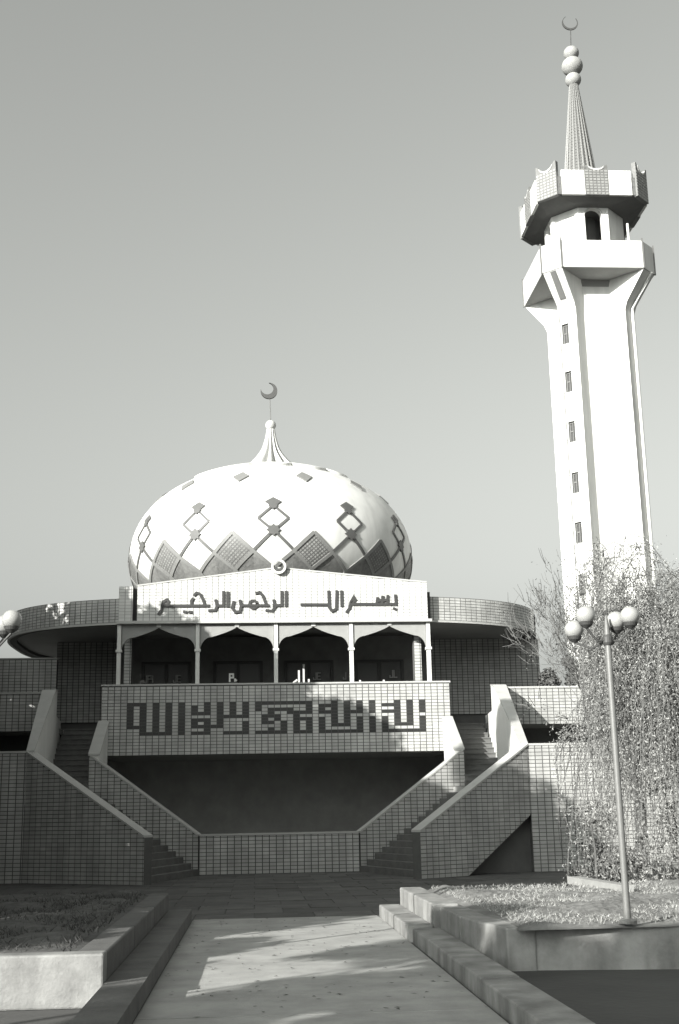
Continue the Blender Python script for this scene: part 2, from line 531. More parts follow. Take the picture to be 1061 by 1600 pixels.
# left cheek block with its shadow gap
b = MB(); b.box(-4.30, -3.86, YG, YG+.4, GZ+.06, 8.80)
ck = b.build('cheek_block', mat('cheek_grout', 0.26, 0.9), hall)
hg.flat(ck, (-4.30, YG, GZ+.06), (1,0,0), (0,-1,0), [(0,0),(.44,0),(.44,1.12),(0,1.12)], singles=False, ju=.02, jv=.014)
b = MB(); b.box(-3.856, -3.724, YG+.22, YG+.4, GZ+.06, 8.78); b.build('shadow_gap', DARK, hall)
b = MB(); b.box(GX1+.004, GX1+.12, YG+.22, YG+.4, GZ+.06, 8.6); b.build('shadow_gap', DARK, hall)
# medallion: ring and crescent on the peak
def crescent(b, cx, y, cz, R, r, off, ang, th, n=28):
    """flat crescent in the XZ plane, opening towards `ang`"""
    dx, dz = off*cos(ang), off*sin(ang)
    # intersection half angle seen from outer centre
    d = off
    ca = (R*R+d*d-r*r)/(2*R*d); ca = max(-1, min(1, ca)); A = math.acos(ca)
    outer = [(cx+R*cos(ang+A+(2*pi-2*A)*k/n), cz+R*sin(ang+A+(2*pi-2*A)*k/n)) for k in range(n+1)]
    p0, p1 = outer[0], outer[-1]
    icx, icz = cx+dx, cz+dz
    a0 = atan2(p0[1]-icz, p0[0]-icx); a1 = atan2(p1[1]-icz, p1[0]-icx)
    while a1 < a0: a1 += 2*pi
    inner = [(icx+r*cos(a0+(a1-a0)*k/n), icz+r*sin(a0+(a1-a0)*k/n)) for k in range(n+1)]
    for k in range(n):
        q = [outer[k], outer[k+1], inner[k+1], inner[k]]
        if parea(q) < 0: q = q[::-1]
        b.prism([(x, y, z) for x, z in q], (0, th, 0))
MX, MZ = 0.80, 9.40
b = MB(); n = 32
for k in range(n):
    a0, a1 = 2*pi*k/n, 2*pi*(k+1)/n
    b.prism([(MX+.17*cos(a0), YG-.16, MZ+.17*sin(a0)), (MX+.24*cos(a0), YG-.16, MZ+.24*sin(a0)), (MX+.24*cos(a1), YG-.16, MZ+.24*sin(a1)), (MX+.17*cos(a1), YG-.16, MZ+.17*sin(a1))], (0, .1, 0))
med = b.build('medallion', WHITEMETAL, hall)
b = MB(); crescent(b, MX, YG-.13, MZ, .165, .13, .07, radians(100), .06)
b.build('crescent', IRON, med)

# ---- Arabic inscription on the gable: raised letters
SCL = 4.0808
def gpt(px, py):                   # photograph pixel measured off the gable face -> (x,z) on it
    f, cx, cy = FPX, 530.5, 800.0
    d = Vector(((px-cx)/f, -(py-cy)/f, 1.0))
    w = M.transposed() @ d
    t = YG/w.y
    return (w.x*t, EYE+w.z*t)
A = lambda L: [gpt(180+x/SCL, 880+y/SCL) for x, y in L]
B = lambda L: [gpt(420+x/SCL, 880+y/SCL) for x, y in L]
def loop(cx, cy, r): return [(cx+r*cos(2*pi*k/10), cy+r*sin(2*pi*k/10)) for k in range(11)]
words = {
 'raheem': [A([(278,325),(296,298),(300,270),(310,245),(330,233),(340,246),(330,268)]), A([(300,272),(595,272)]), A([(485,272),(486,240),(496,228)]),
   A([(505,204),(520,190),(543,200),(558,232),(572,270)]), A([(640,238),(650,275),(637,302),(600,303)]), A([(645,272),(690,272),(690,185)]), A([(717,188),(717,276)])],
 'rahman': [A([(755,248),(746,285),(765,314),(793,310),(802,276),(795,240)]), A([(800,271),(975,271)]), A(loop(880,264,25)), A([(900,192),(920,186),(943,212),(962,268)]),
   A([(1010,238),(1020,280),(1000,306),(965,302)]), A([(1018,271),(1062,271)]), B([(30,271),(82,268),(82,184)]), B([(110,184),(110,272)])],
 'allah': [B([(208,265),(378,265)]), B([(380,182),(384,283),(404,307),(429,292),(432,180)]), B([(462,182),(464,272)])],
 'bism': [B([(496,312),(515,285),(521,250),(540,216),(551,234),(528,258)]), B([(522,262),(810,262),(806,208)]), B([(686,262),(692,224)]), B([(720,262),(724,214)]), B([(755,262),(757,210)]), B([(700,240),(715,236)]), B([(735,238),(752,234)])]}
for w_, pls in words.items():
    strokes(pls, .084, (0, YG-.055, 0), 1.0, .052).build('inscription_word', LETTER, gab)
for L in (A([(440,310),(450,312)]), A([(474,312),(484,313)]), B([(797,290),(807,295)])):
    strokes([L], .085, (0, YG-.055, 0), 1.0, .052).build('letter_dot', LETTER, gab)

# ---- canopy roof with curved tiled fascia
YC_, AX, BY, NE = 45.2, 9.42, 6.25, 3.0
def sup(t, inset=0.0):
    c_, s_ = cos(t), sin(t)
    x = math.copysign(abs(c_)**(2/NE), c_)*(AX-inset); y = math.copysign(abs(s_)**(2/NE), s_)*(BY-inset)
    return (XC+.03+x, YC_+y)
ring = [sup(2*pi*k/720) for k in range(721)]
FZ0, FZ1 = 7.66, 8.47
b = MB()
outer = ring[:-1:3]; nn = len(outer)
inner = [(XC+.03+(x-XC-.03)*.97, YC_+(y-YC_)*.955) for x, y in outer]
for k in range(nn):
    (x0, y0), (x1, y1) = outer[k], outer[(k+1) % nn]
    (u0, v0), (u1, v1) = inner[k], inner[(k+1) % nn]
    b.poly([(x0,y0,FZ0),(x1,y1,FZ0),(x1,y1,FZ1),(x0,y0,FZ1)])
    b.poly([(x0,y0,FZ1),(x1,y1,FZ1),(u1,v1,FZ1),(u0,v0,FZ1)])
    b.poly([(u1,v1,FZ0+.4),(u0,v0,FZ0+.4),(u0,v0,FZ1),(u1,v1,FZ1)])
    b.poly([(x1,y1,FZ0),(x0,y0,FZ0),(u0,v0,FZ0),(u1,v1,FZ0)])
    b.poly([(u1,v1,FZ0),(u0,v0,FZ0),(u0,v0,FZ0+.1),(u1,v1,FZ0+.1)])
fas = b.build('roof_fascia', mat('fascia_grout', 0.1, 0.9), hall)
# tiles follow the curve, front half only, clear of the gable
pl = resample([(x, y, 0) for x, y in ring if y < YC_+3.5] if False else [(x, y, 0) for x, y in [sup(pi+pi*k/1500-.25+k*.5/1500) for k in range(1501)]], PU)
for p, q in zip(pl, pl[1:]):
    mx = (p.x+q.x)/2
    if -4.30 < mx < GX1+.02: continue
    U = (q-p).normalized(); N = Vector((U.y, -U.x, 0))
    L = (q-p).length
    ht.flat(fas, (p.x, p.y, FZ0+.045), U, N, [(0,0),(L,0),(L,FZ1-FZ0-.06),(0,FZ1-FZ0-.06)], singles=False, pu=L, pv=(FZ1-FZ0-.06)/8)
b = MB()
for (x0, y0), (x1, y1) in zip(ring[::3], ring[3::3]):
    N = Vector((y1-y0, -(x1-x0), 0)).normalized()*.03
    if -4.30 < (x0+x1)/2 < GX1+.1 and y0 < YC_: continue
    b.prism([(x0+N.x, y0+N.y, FZ0-.03), (x1+N.x, y1+N.y, FZ0-.03), (x1+N.x, y1+N.y, FZ0+.035), (x0+N.x, y0+N.y, FZ0+.035)], -N*3)
b.build('drip_edge', COPING, fas)
b = MB()
b.poly([(x, y, FZ0+.1) for x, y in inner][::-1])
b.poly([(x, y, FZ0+.4) for x, y in inner])
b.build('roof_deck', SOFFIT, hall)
b = MB(); b.tube([(9.95, 42.6, FZ0-.35), (9.95, 42.6, FZ1-.1)], .045, 8)
b.build('downpipe', IRON, hall)

# ---- walls under the canopy
b = MB(); dr_ = [(4.9, 0.0), (4.9, FZ0+.1)]
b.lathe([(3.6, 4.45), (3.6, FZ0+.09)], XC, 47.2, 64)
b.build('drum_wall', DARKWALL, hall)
def tiled_wall(name, parent, T, x0, x1, y, z0, z1, t=.3, singles=False, m=GROUT):
    b = MB(); b.box(x0, x1, y, y+t, z0, z1)
    o = b.build(name, m, parent)
    T.flat(o, (x0, y, z0), (1,0,0), (0,-1,0), [(0,0),(x1-x0,0),(x1-x0,z1-z0),(0,z1-z0)], singles=singles)
    return o
YS = 44.3
tiled_wall('side_wall', hall, ht, 5.20, 10.46, YS, 5.02, FZ0+.09)
tiled_wall('side_wall', hall, ht, -7.04, -3.8, YS, 4.9, FZ0+.09)
b = MB(); b.box(5.2, 10.46, YS+.1, YS+.25, 4.45, 5.02); b.build('wall_base', DARKWALL, hall)  # dark strip painting the stairwell shade under the tiled wall
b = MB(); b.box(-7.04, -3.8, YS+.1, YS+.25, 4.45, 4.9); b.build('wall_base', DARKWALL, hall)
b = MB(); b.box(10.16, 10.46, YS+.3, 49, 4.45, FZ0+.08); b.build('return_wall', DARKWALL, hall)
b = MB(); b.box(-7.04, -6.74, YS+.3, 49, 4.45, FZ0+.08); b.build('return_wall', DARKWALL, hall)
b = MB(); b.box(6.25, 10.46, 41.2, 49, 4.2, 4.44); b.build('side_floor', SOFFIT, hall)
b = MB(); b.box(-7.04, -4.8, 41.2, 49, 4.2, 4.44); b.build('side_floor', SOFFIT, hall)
# roof drum under the dome
b = MB(); b.lathe([(4.95, FZ0+.4), (4.95, 9.15)], .66, 45.2, 96)
b.build('dome_drum', PLASTER, hall)

# ---- dome
DX, DY, DZ = 0.66, 45.2, 10.83
DA, DCU, DCL, DN = 5.28, 3.48, 3.0, 2.15
def dr(z):
    dz = z-DZ; c_ = DCU if dz > 0 else DCL
    return DA*max(0.0, 1-(abs(dz)/c_)**DN)**(1/DN)
def dpt(th, z, off=0.0):
    r = dr(z); e = .01
    n_r, n_z = 1.0, -(dr(min(z+e, DZ+DCU))-dr(z-e))/(2*e)
    L = hypot(n_r, n_z); rr = r+off*n_r/L
    return Vector((DX+rr*sin(th), DY-rr*cos(th), z+off*n_z/L))
prof = []
for k in range(25): prof.append(9.1+(DZ-9.1)*k/24)
for k in range(1, 60): prof.append(DZ+DCU*sin(pi/2*k/60))
b = MB(); b.lathe([(max(dr(z), .02), z) for z in prof], DX, DY, 192)
dome = b.build('dome', DOME_WHITE, hall, smooth=True)
ORG[dome.name] = Vector((DX, DY, 0))
dome.location = Vector((DX, DY, 0)) - ORG[hall.name]
me = dome.data
for v in me.vertices:
    v.co.x += XC-DX; v.co.y += 42.0-DY
for p in dome.data.polygons: p.use_smooth = True
def dpatch(b, c4, off=.02, n=6):
    """c4: four (deg, z) corners; a curved raised plate"""
    g_ = []
    for i in range(n+1):
        row = []
        for j in range(n+1):
            s_, t_ = i/n, j/n
            th = (1-s_)*(1-t_)*c4[0][0]+s_*(1-t_)*c4[1][0]+s_*t_*c4[2][0]+(1-s_)*t_*c4[3][0]
            z = (1-s_)*(1-t_)*c4[0][1]+s_*(1-t_)*c4[1][1]+s_*t_*c4[2][1]+(1-s_)*t_*c4[3][1]
            row.append((radians(th), z))
        g_.append(row)
    for i in range(n):
        for j in range(n):
            b.poly([dpt(*g_[a][c], off) for a, c in ((i,j),(i+1,j),(i+1,j+1),(i,j+1))])
    edge = [g_[i][0] for i in range(n+1)]+[g_[n][j] for j in range(1,n+1)]+[g_[i][n] for i in range(n-1,-1,-1)]+[g_[0][j] for j in range(n-1,0,-1)]
    for k in range(len(edge)):
        p, q = edge[k], edge[(k+1) % len(edge)]
        b.poly([dpt(*p, -.02), dpt(*q, -.02), dpt(*q, off), dpt(*p, off)])
def dstrip(b, p, q, w=.13, off=.045, n=8):
    """raised ribbon between two (deg,z) points"""
    pts = [(radians(p[0]+(q[0]-p[0])*k/n), p[1]+(q[1]-p[1])*k/n) for k in range(n+1)]
    L_, R_ = [], []
    for k, (th, z) in enumerate(pts):
        a = dpt(*pts[max(k-1,0)]); c_ = dpt(*pts[min(k+1,n)])
        t = (c_-a).normalized(); nn_ = (dpt(th, z, 1)-dpt(th, z)).normalized()
        s_ = t.cross(nn_).normalized()*w/2
        pc = dpt(th, z)
        L_.append((pc-s_, nn_)); R_.append((pc+s_, nn_))
    for k in range(n):
        l0, l1, r0, r1 = L_[k], L_[k+1], R_[k], R_[k+1]
        up = lambda e: e[0]+e[1]*off
        dn = lambda e: e[0]-e[1]*.03
        b.poly([up(r0), up(r1), up(l1), up(l0)])
        b.poly([dn(r0), dn(r1), up(r1), up(r0)]); b.poly([up(l0), up(l1), dn(l1), dn(l0)])
    for e0, e1 in ((L_[0], R_[0]), (R_[n], L_[n])):
        b.poly([dn(e0), dn(e1), up(e1), up(e0)])
z1_, z2_, z3_, z4_ = 10.85, 10.20, 9.65, 9.12
def ring_part(name, b, m, label=None, ks=range(12), off=0):
    me_ = b.mesh(name, m, (DX, DY, 0))
    for k in ks:
        o = inst(name, me_, dome, (DX, DY, 0), radians(30*k+off))
        if label: o['label'] = label
# tile texture plates are split into small lozenges so the plates read as mosaic
def mosaic_plate(name, corners, m, sub, shrink=.86):
    b = MB()
    for i in range(sub):
        for j in range(sub):
            def P(s_, t_):
                th = (1-s_)*(1-t_)*corners[0][0]+s_*(1-t_)*corners[1][0]+s_*t_*corners[2][0]+(1-s_)*t_*corners[3][0]
                z = (1-s_)*(1-t_)*corners[0][1]+s_*(1-t_)*corners[1][1]+s_*t_*corners[2][1]+(1-s_)*t_*corners[3][1]
                return radians(th), z
            e = (1-shrink)/2
            q = [((i+e)/sub,(j+e)/sub),((i+1-e)/sub,(j+e)/sub),((i+1-e)/sub,(j+1-e)/sub),((i+e)/sub,(j+1-e)/sub)]
            b.poly([dpt(*P(*c_), .024) for c_ in q])
    ring_part(name, b, m)
gd = [(15, z3_), (22.5, z2_), (15, z1_), (7.5, z2_)]
b = MB(); dpatch(b, gd, .012); ring_part('diamond_plate', b, MOSAIC_DARK)
mosaic_plate('diamond_mosaic', gd, mat('mosaic_light', 0.23, 0.5, island=.2), 9, .62)
for sgn in (-1, 1):
    tri = [(sgn*7.5, z4_), (sgn*15, z4_), (sgn*15, z3_), (sgn*7.5, z2_)]
    if sgn < 0: tri = [tri[1], tri[0], tri[3], tri[2]]
    b = MB(); dpatch(b, tri, .012); ring_part('base_plate', b, MOSAIC_DARK)
    tri2 = [(0, z4_), (sgn*7.5, z4_), (sgn*7.5, z2_), (0, z3_)]
    if sgn < 0: tri2 = [tri2[1], tri2[0], tri2[3], tri2[2]]
    b = MB(); dpatch(b, tri2, .012); ring_part('base_plate', b, MOSAIC)
b = MB()
for sgn in (-1, 1):
    dstrip(b, (sgn*7.5, z2_), (sgn*15, z1_), .12)
    dstrip(b, (sgn*7.5, z2_), (sgn*15, z3_), .11)
    dstrip(b, (0, z3_), (sgn*7.5, z2_), .11)
    dstrip(b, (sgn*15, z3_), (sgn*11.2, z4_+.02), .11)
    dstrip(b, (0, z3_), (sgn*4, z4_+.02), .11)
ring_part('lattice_band', b, STRIP)
b = MB()
for sgn in (-1, 1):
    dstrip(b, (0, z1_+.02), (sgn*7.4, z2_+.02), .10, .035)
    dstrip(b, (0, z1_), (sgn*5.6, 11.30), .085, .035)
    dstrip(b, (sgn*5.6, 11.30), (0, 11.76), .085, .035)
ring_part('lattice_chain', b, STRIP_DARK)
def dstar(b, th0, z0, r, off):
    k_ = degrees_per = math.degrees(1/dr(z0))
    pts = []
    for j in range(16):
        rr = r*(1.0 if j % 2 == 0 else .72)
        a = 2*pi*j/16
        pts.append((radians(th0+rr*sin(a)*k_), z0+rr*cos(a)*.88))
    c0 = dpt(radians(th0), z0, off)
    for j in range(16):
        p, q = pts[j], pts[(j+1) % 16]
        b.poly([c0, dpt(*q, off), dpt(*p, off)])
        b.poly([dpt(*p, off), dpt(*q, off), dpt(*q, -.02), dpt(*p, -.02)])
b = MB(); dstar(b, 0, z1_+.03, .24, .06); ring_part('star', b, STRIP_DARK)
b = MB(); dpatch(b, [(0, 11.66), (3.1, 11.90), (0, 12.06), (-3.1, 11.90)], .05); dstar(b, 0, 11.74, .16, .056)
ring_part('chain_cap', b, STRIP_DARK)
b = MB(); dpatch(b, [(15, 12.79), (18.9, 13.05), (15, 13.26), (11.1, 13.05)], .05)
ring_part('small_diamond', b, STRIP)
# scalloped white shell on the crown
b = MB(); NA, NR = 240, 14
rings = []
def shell_edge(a):
    return 2.75+.42*abs(cos(6*a))**.6
zs = np.linspace(DZ, DZ+DCU, 4000); rs = np.array([dr(z) for z in zs])
def zr(r): return float(np.interp(-r, -rs, zs))
for j in range(NR+2):
    row = []
    for k in range(NA):
        a = 2*pi*k/NA; R_ = shell_edge(a)
        if j <= NR:
            r = max(.02, R_*j/NR); row.append((DX+r*sin(a), DY-r*cos(a), zr(r)+.10))
        else:
            row.append((DX+R_*sin(a), DY-R_*cos(a), zr(R_)-.02))
    rings.append(row)
b.loft(rings[::-1], True, False)
b.build('crown_shell', DOME_WHITE, hall, smooth=True, angle=50)

# ---- fluted finial, knob, crescent
b = MB()
fp = [(1.05,14.42),(.88,14.62),(.73,14.78),(.58,14.95),(.44,15.14),(.34,15.33),(.26,15.58),(.20,15.82),(.165,16.08)]
def flute(r, z, a):
    return r*(1-.34*(.5-.5*cos(14*a))**.8*min(1, r/.3))
b.lathe(fp, DX, DY, 168, flute)
fin = b.build('finial', FINIAL, hall, smooth=True, angle=35)
b = MB(); b.sphere((DX, DY, 16.25), .205, 24, 14); b.build('knob', FINIAL, fin, smooth=True)
b = MB(); b.tube([(DX, DY, 16.4), (DX-.03, DY, 17.36)], .018, 6); b.build('rod', METAL, fin)
b = MB(); crescent(b, DX-.06, DY-.05, 17.66, .325, .245, .115, radians(128), .10, 36); b.build('crescent', IRON, fin)

hd.finish('dark_tiling'); hg.finish('gable_tiling'); ht.finish('tiling')

# ================================================================== STAIRCASES
def staircase(side, label, wl):
    sx = lambda x: x if side > 0 else 2*XC-x
    root = thing('staircase', (sx(6.5), 35.0, 0.0), label, 'staircase', 'staircases flanking the entrance court')
    T = Tiles(root, 300)
    def wallpoly(name, p0, p1, prof, t, tiled=True, flip=False, m=GROUT, cop=True, tface=1):
        """p0,p1: plan ends; prof: polygon [(s, z)] along the plan, s in 0..1"""
        P0, P1 = Vector((sx(p0[0]), p0[1], 0)), Vector((sx(p1[0]), p1[1], 0))
        if P0.x > P1.x:
            P0, P1 = P1, P0
            prof = [(1-s_, z) for s_, z in prof]
        L = (P1-P0).length; U = (P1-P0)/L
        N = Vector((U.y, -U.x, 0))
        poly = [(s_*L, z) for s_, z in prof]
        b = MB(); slab(b, P0, U, N, poly, t)
        o = b.build(name, m, root)
        if tiled: T.flat(o, P0, U, N, poly)
        return o, P0, U, N, poly
    def coping(o, P0, U, N, top, t):
        """thin cap along the polyline top [(u,z)...]"""
        b = MB()
        for (u0, z0), (u1, z1) in zip(top, top[1:]):
            a = P0+U*u0+Vector((0,0,z0+.003))+N*.03; c_ = P0+U*u1+Vector((0,0,z1+.003))+N*.03
            b.prism([a, c_, c_+Vector((0,0,.055)), a+Vector((0,0,.055))], -N*(t+.06))
        b.build('coping', COPING, o)
    # lower flight, outer wall: a slanted tiled band
    E, Lm = (4.15, 31.5), (7.49, 33.72)
    o, P0, U, N, poly = wallpoly('outer_wall', E, Lm, [(0,0),(.40,0),(1,1.5),(1,3.33),(.0,1.13)] if side > 0 else [(0,0),(1,0),(1,3.33),(0,1.13)], .3)
    Lw = max(p[0] for p in poly)
    top = [(0,1.13),(Lw,3.33)] if side > 0 else [(0,3.33),(Lw,1.13)]
    coping(o, P0, U, N, top, .3)
    # wall below the flight, its dark colour standing in for the shade there
    b = MB()
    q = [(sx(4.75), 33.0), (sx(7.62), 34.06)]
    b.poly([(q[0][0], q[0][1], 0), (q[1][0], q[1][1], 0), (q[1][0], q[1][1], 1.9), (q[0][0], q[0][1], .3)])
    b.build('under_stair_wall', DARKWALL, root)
    # inner wall of the lower flight
    o, P0, U, N, poly = wallpoly('inner_wall', (3.03, 36.2), (6.28, 37.0), [(0,0),(1,0),(1,3.40),(0,1.06)], .28)
    Lw = max(p[0] for p in poly)
    coping(o, P0, U, N, [(0,1.06),(Lw,3.40)] if side > 0 else [(0,3.40),(Lw,1.06)], .28)
    # inner wall of the upper flight (runs back to the balcony)
    x0, x1 = sx(6.28), sx(6.23)
    b = MB(); y0, y1 = 37.0, 38.74
    w = .28*(-side)
    def side_wall(b, xa, ya, xb, yb, w, zb, za_top, zb_top, lev=None):
        lo = [(xa, ya), (xb, yb), (xb+w, yb), (xa+w, ya)]
        b.loft([[(x, y, 0 if zb is None else zb) for x, y in lo], [(lo[0][0], lo[0][1], za_top), (lo[1][0], lo[1][1], zb_top), (lo[2][0], lo[2][1], zb_top), (lo[3][0], lo[3][1], za_top)]])
    side_wall(b, x0, y0+.03, x1, y1, w, None, 3.39, 4.48)
    b.build('inner_wall', PLASTER, root)
    b = MB()
    b.loft([[(x0+side*.03, y0, z) , (x0+w-side*.03, y0, z), (x0+w-side*.03, y0, z+.055), (x0+side*.03, y0, z+.055)] for z in (3.405,)] +
           [[(x1+side*.03, y1, z) , (x1+w-side*.03, y1, z), (x1+w-side*.03, y1, z+.055), (x1+side*.03, y1, z+.055)] for z in (4.49,)])
    b.build('coping', COPING, root)
    # outer wall of the upper flight: smooth plaster inside, sloping then level at the top
    xa, xb = sx(7.50), sx(7.98)
    b = MB(); tk = [.17*(-side), .38*(-side), .40*(-side)]
    ys = [33.74, 38.27, 38.99]; zt = [3.36, 5.42, 5.50]
    xs = [xa+(xb-xa)*(y-ys[0])/(ys[2]-ys[0]) for y in ys]
    rings = [[(x, y, 2.0), (x, y, z), (x+t, y, z), (x+t, y, 2.0)] for x, y, z, t in zip(xs, ys, zt, tk)]
    xe = xb+.2*(1 if side > 0 else -1)
    b.loft(rings)
    b.build('outer_wall', PLASTER, root)
    b = MB()
    rings = [[(x+.0*side+side*.02, y, z+.004), (x+side*.02, y, z+.05), (x+t-side*.02, y, z+.05), (x+t-side*.02, y, z+.004)] for x, y, z, t in zip(xs, ys, zt, tk)]
    t = tk[2]
    b.loft(rings); b.build('coping', COPING, root)
    # lower part of that wall runs on back to the hall under floor level
    b = MB()
    lo = [(xs[2], 39.0), (xe, 41.19), (xe+t, 41.19), (xs[2]+t, 39.0)]
    b.loft([[(x, y, 1.5) for x, y in lo], [(x, y, 4.72) for x, y in lo]])
    b.build('rear_wall', PLASTER, root)
    # landing
    b = MB(); b.loft([[(sx(x), y, z) for x, y in ((6.28,37.0),(7.46,34.0),(7.2,33.9),(5.9,36.85))][::side] for z in (2.05, 2.33)])
    b.build('landing', CONC_TOP, root)
    # steps
    NS = 13
    for k in range(NS):
        f0, f1 = k/NS, (k+1)/NS
        z = 2.33-(k+1)*2.33/(NS+1)
        xo0, yo0 = 7.2+(4.2-7.2)*f0, 33.9+(31.9-33.9)*f0
        xo1, yo1 = 7.2+(4.2-7.2)*f1, 33.9+(31.9-33.9)*f1
        xi0, yi0 = 5.9+(3.0-5.9)*f0, 36.85+(36.1-36.85)*f0
        xi1, yi1 = 5.9+(3.0-5.9)*f1, 36.85+(36.1-36.85)*f1
        lo = [(sx(xo0), yo0), (sx(xi0), yi0), (sx(xi1), yi1), (sx(xo1), yo1)]
        if side < 0: lo = lo[::-1]
        b = MB(); b.loft([[(x, y, max(0, z-.5)) for x, y in lo], [(x, y, z) for x, y in lo]])
        b.build('step', STEPC, root)
    NS = 12
    for k in range(NS):
        y = 36.6+k*.38; z = 2.33+(k+1)*(4.45-2.33)/NS
        b = MB()
        xl, xr = sx(6.26), sx(7.52 if y < 38 else 7.62)
        b.box(min(xl, xr), max(xl, xr), y+.03, y+.40, z-.4, z-.04); b.box(min(xl, xr), max(xl, xr), y, y+.40, z-.04, z)
        b.build('step', STEPC, root)
    T.finish()
    return root
staircase(1, 'right hand tiled staircase with sunlit smooth wall beside the white parapet', None)
staircase(-1, 'left hand tiled staircase lying wholly in shade', None)

# low tiled wall closing the sunken court between the stairs
lw = thing('low_wall', (XC, 36.2, 0), 'low tiled wall between the feet of the two staircases', 'wall')
T = Tiles(lw, 300)
tiled_wall('wall_body', lw, T, -1.56, 3.0, 36.2, 0, 1.06, .28, True)
b = MB(); b.box(-1.56, 3.0, 36.17, 36.51, 1.063, 1.115); b.build('coping', COPING, lw)
T.finish()

# ================================================================== SIDE TERRACES
def terrace(side, label):
    sx = lambda x: x if side > 0 else 2*XC-x
    root = thing('terrace', (sx(11), 36, 0), label, 'terrace', 'tiled terraces beside the prayer hall')
    T = Tiles(root, 300)
    def W(name, xa, xb, y, z0, z1, singles, m=GROUT):
        return tiled_wall(name, root, T, min(sx(xa), sx(xb)), max(sx(xa), sx(xb)), y, z0, z1, .28, singles, m)
    o = W('front_wall', 7.50, 16.5, 33.75, 0, 3.34, True)
    b = MB(); x0, x1 = sorted((sx(7.49), sx(16.5))); b.box(x0, x1, 33.72, 34.06, 3.343, 3.40); b.build('coping', COPING, o)
    o = W('parapet', 7.99, 16.5, 39.0, 4.27, 5.42, False)
    b = MB(); x0, x1 = sorted((sx(7.99), sx(16.5))); b.box(x0, x1, 38.97, 39.31, 5.423, 5.475); b.build('coping', COPING, o)
    b = MB(); x0, x1 = sorted((sx(7.7), sx(16.5)))
    b.box(x0, x1, 39.3, 46, 4.27, 4.44); b.box(x0, x1, 34.05, 41.0, 2.1, 2.3)
    b.build('terrace_floor', SOFFIT, root)
    b = MB(); b.box(x0, x1, 41.0, 41.2, 2.3, 4.27); b.build('recess_wall', DARKWALL, root)
    if side < 0:
        tiled_wall('back_wall', root, T, -15.5, -6.57, 41.4, 4.44, 6.80, .28, False)
        b = MB(); b.box(-15.5, -6.57, 41.37, 41.71, 6.803, 6.85); b.build('coping', COPING, root)
    T.finish()
    return root
terrace(1, 'sunlit tiled terrace to the right of the stairs, behind the willow')
terrace(-1, 'shaded tiled terrace to the left of the stairs, cut by the picture edge')

# ================================================================== MINARET
TX, TY = 15.58, 52.0
mn = thing('minaret', (TX, TY, 0), 'tall white minaret with flared gallery, crown and ribbed spire', 'minaret')
s0, hf, dn_ = 1.75, 1.13, .53
ci, co = hf-dn_, s0-dn_           # recessed panel corner
def rot(p, k):
    x, y = p
    for _ in range(k): x, y = -y, x
    return x, y
ZF, ZG = 23.45, 25.06
G, GC = 2.6, 1.86
b = MB()
oct_ = [(-.62,-1.24),(.62,-1.24),(1.24,-.62),(1.24,.62),(.62,1.24),(-.62,1.24),(-1.24,.62),(-1.24,-.62)]
b.loft([[(TX+x, TY+y, 0) for x, y in oct_], [(TX+x, TY+y, 24.74) for x, y in oct_]])
sh = b.build('shaft', TOWER, mn)
